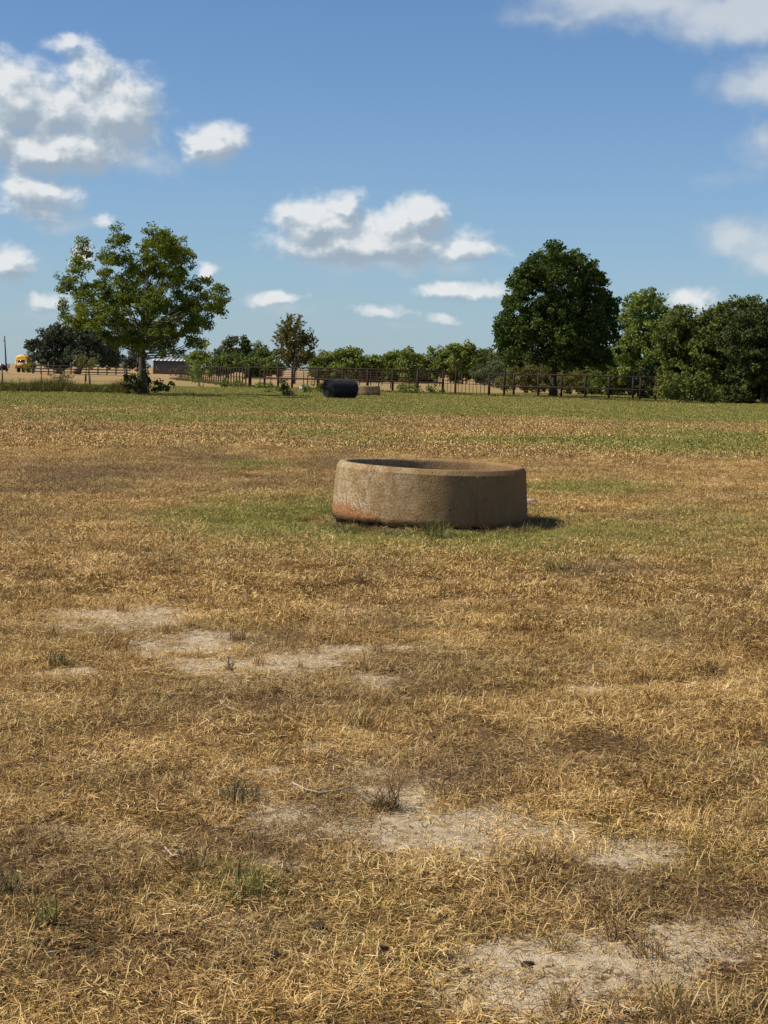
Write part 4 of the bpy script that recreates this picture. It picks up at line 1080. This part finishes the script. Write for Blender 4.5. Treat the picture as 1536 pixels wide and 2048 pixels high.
# metal tub lying by the corral, white stake
M_GALV = simple_mat('galvanised_metal', (.38, .39, .40), (.62, .63, .63), 6, .35, metal=.6)
q = gp(607, 781)
t = thing('metal_tub', 'small overturned pale metal tub in the weeds by the corral', 'tub', q)
c = q + Vector((0, 0, .02))
V, Fc = [], []; n = 22
prof = [(.36, 0), (.37, .04), (.34, .10), (.31, .27), (.28, .31), (.0, .32)]
for (r, z) in prof: V += [c + Vector((r * math.cos(6.283 * k / n), r * math.sin(6.283 * k / n), z)) for k in range(n)]
Fc = [(i * n + k, i * n + (k + 1) % n, (i + 1) * n + (k + 1) % n, (i + 1) * n + k) for i in range(len(prof) - 1) for k in range(n)]
MB().add(V, Fc).build('shell', M_GALV, t, True)
MB().tube([c + Vector((.36 * math.cos(a), .36 * math.sin(a), .03)) for a in np.linspace(0, 6.283, 25)], .022, 6, cap=False).build('rolled_lip', M_BLACK, t, True)
for s in (-1, 1): MB().tube([c + Vector((s * .33, -.08, .18)), c + Vector((s * .40, 0, .17)), c + Vector((s * .33, .08, .18))], .012, 5).build('handle', M_BLACK, t)
q = gp(1105, 795)
t = thing('white_stake', 'short white stick leaning against the maple trunk', 'stick', q + Vector((-.3, -.55, 0)))
a_, b_ = at(1101, 763, q.y - .5), at(1107, 771, q.y - .5)
low = a_ + (b_ - a_) * 3.9
low.z = hz(low.x, low.y)
MB().tube([a_, a_.lerp(b_, 1.0)], [.028, .03], 7).build('painted_end', M_WHITE, t)
MB().tube([b_, low], [.03, .03], 7).build('shaft', M_BARK, t)

# ------------------------------------------------------------------ foreground details
M_TWIG = simple_mat('dry_twig', (.28, .23, .17), (.48, .41, .31), 30, .9)
M_DUNG = simple_mat('dark_clod', (.025, .017, .011), (.085, .06, .04), 30, .95, bump=.8)
M_TUFT = {k: leaf_mat('tuft_' + k, d, l, .2) for k, d, l in [('brown', (.085, .052, .03), (.27, .185, .10)), ('green', (.075, .085, .022), (.27, .26, .085)), ('straw', (.22, .15, .065), (.55, .42, .20)), ('grey', (.065, .065, .036), (.22, .20, .11))]}
def tuft(label, px, py, n, h, spread, mat, seed, lean=.45, w=.0045, squash=1.0):
    rg = np.random.default_rng(seed); q = gp(px, py)
    t = thing('grass_tuft', label, 'grass tuft', q, 'tufts standing out of the turf')
    v, qd, tr, tn = blades(n, spread, h * .5, h, w, lean, .28, rg, curl=.3, seg=2)
    obj('long_blades', mesh_np('long_blades', v, [qd, tr], {'tone': tn}), M_TUFT[mat], t)
    v, qd, tr, tn = blades(n, spread * 1.3, h * .2, h * .45, w, .9, .3, rg, curl=.4, seg=2)
    obj('thatch', mesh_np('thatch', v, [qd, tr], {'tone': tn}), M_TUFT['brown' if mat != 'straw' else 'straw'], t)
    return t
TUFTS = [
    ('brown wiry tuft on the bare soil beside the pale stick', 770, 1622, 90, .16, .05, 'brown', .6), ('upright green tuft below the bare patch in the lower middle', 505, 1790, 60, .12, .06, 'green', .3),
    ('dark grey green tuft at the left end of the pale soil', 118, 1335, 60, .13, .05, 'grey', .3), ('green tuft against the front foot of the concrete trough', 872, 1082, 170, .27, .11, 'green', .45),
    ('small green weed tuft right of the trough shadow', 1105, 1146, 70, .14, .08, 'green', .5), ('olive tuft in the lower left corner area', 90, 1850, 40, .13, .035, 'green', .3),
    ('greyish tuft left of the pale soil in the lower middle', 480, 1600, 70, .12, .07, 'grey', .5), ('spiky tuft at the left edge above the lower corner', 8, 1785, 50, .12, .05, 'grey', .35),
    ('brown tuft in the middle of the lower left turf', 380, 1750, 50, .12, .05, 'brown', .35), ('straw tuft at the lower right of the bare patch', 1340, 2030, 60, .14, .07, 'straw', .4),
    ('bushy straw tuft at the very bottom right', 1480, 2035, 60, .13, .07, 'straw', .45), ('thin tuft beside the lower right bare patch', 1240, 1875, 30, .11, .05, 'brown', .5),
    ('brown tuft at the right of the middle bare soil', 1100, 1740, 70, .11, .09, 'brown', .6), ('reddish brown tuft above the middle bare soil', 900, 1590, 60, .10, .08, 'brown', .5),
    ('tall straw tuft right of the left pale soil', 715, 1450, 60, .13, .09, 'straw', .4), ('dark tuft below the pale soil strip', 1420, 1345, 50, .10, .06, 'brown', .4),
    ('tall thin tuft left above the pale soil', 110, 1285, 24, .13, .02, 'brown', .25), ('tuft standing in the pale soil centre', 460, 1345, 8, .12, .015, 'brown', .2),
    ('green shoots in front of the trough base on its left', 690, 1068, 90, .14, .12, 'grey', .6), ('dry clippings heaped at the trough foot', 790, 1072, 160, .12, .16, 'grey', .9),
    ('brown weeds at the right foot of the trough', 990, 1072, 110, .16, .14, 'brown', .6), ('grassy weeds in the trough shadow', 1062, 1062, 90, .2, .12, 'brown', .45),
    ('small green plant on the far right turf', 1228, 1130, 40, .12, .04, 'green', .35), ('thin green weed growing up the trough front', 826, 1058, 10, .2, .02, 'green', .2)]
for i, (lab, px, py, n, h, sp, mt, ln) in enumerate(TUFTS): tuft(lab, px, py, n, h, sp, mt, 300 + i, ln)

def twig(label, pts, r, mat=M_TWIG):
    pp = [gp(x, y, .012 + r) for x, y in pts]; pp[-1].z += .02
    t = thing('twig', label, 'stick', (pp[0].x, pp[0].y, pp[0].z - r), 'sticks on the turf')
    MB().tube(pp, [r * (1 - .5 * i / len(pp)) for i in range(len(pp))], 6).build('stem', mat, t, True)
    m = pp[len(pp) // 2]; MB().tube([m, m + Vector((.03, .03, .02))], [r * .6, r * .3], 5).build('side_shoot', mat, t)
twig('pale stick lying on the soil left of the brown wiry tuft', [(584, 1577), (612, 1592), (640, 1598), (690, 1600)], .0042)
twig('dark upright twig in the pale left soil', [(462, 1352), (458, 1342), (456, 1330)], .005, M_BARK)
twig('long straw stalk on the lower left turf', [(330, 1708), (345, 1726), (357, 1736)], .004)
twig('straw stalk at the bottom right edge of the soil', [(1240, 2020), (1262, 2034), (1280, 2046)], .004)

def clod(label, px, py, s, seed):
    q = gp(px, py); rg = np.random.default_rng(seed)
    t = thing('dung_clod', label, 'clod', q, 'dark clods on the turf')
    for k in range(3):
        o = q + Vector((rg.normal(0, s * .8), rg.normal(0, s * .6), s * .25)); V = []; nu, nv = 10, 6
        for j in range(nv + 1):
            for i in range(nu):
                th, ph = math.pi * j / nv, 2 * math.pi * i / nu
                r = s * rg.uniform(.75, 1.15) * (1 if k == 0 else .6)
                V.append(o + Vector((r * math.sin(th) * math.cos(ph), r * math.sin(th) * math.sin(ph), r * .5 * math.cos(th))))
        MB().add(V, [(j * nu + i, j * nu + (i + 1) % nu, (j + 1) * nu + (i + 1) % nu, (j + 1) * nu + i) for j in range(nv) for i in range(nu)]).build('lump', M_DUNG, t, True)
for i, (lab, px, py, s) in enumerate([('dark clod in the lower middle turf', 630, 1852, .024), ('dark clod on the lower right bare soil', 1062, 1932, .015), ('small dark clod left of the lower right soil', 932, 1938, .015),
                                      ('dark clods at the left turf edge below the pale soil', 75, 1490, .022), ('small clod left of the middle bare soil', 240, 1618, .015), ('dark clod low on the left turf', 95, 1900, .018), ('clod beside the dark clod low on the left', 180, 1902, .018),
                                      ('clods in the middle turf near the bottom', 770, 1905, .022), ('dark clod lower left of centre', 530, 1905, .02)]): clod(lab, px, py, s, 500 + i)
# pale flat stone behind the trough on its right
q = gp(1056, 1010)
t = thing('flat_stone', 'small pale flat stone in the grass right of the trough', 'stone', q)
V = []; rgs = np.random.default_rng(9); n = 11
for z, s in ((-.01, 1.0), (.03, .95), (.045, .75)): V += [q + Vector((.11 * s * math.cos(6.283 * k / n) * (1 + .15 * math.sin(3 * k)), .08 * s * math.sin(6.283 * k / n), z)) for k in range(n)]
MB().add(V, [(j * n + k, j * n + (k + 1) % n, (j + 1) * n + (k + 1) % n, (j + 1) * n + k) for j in range(2) for k in range(n)] + [tuple(2 * n + k for k in range(n))]).build('slab', M_TWIG, t)
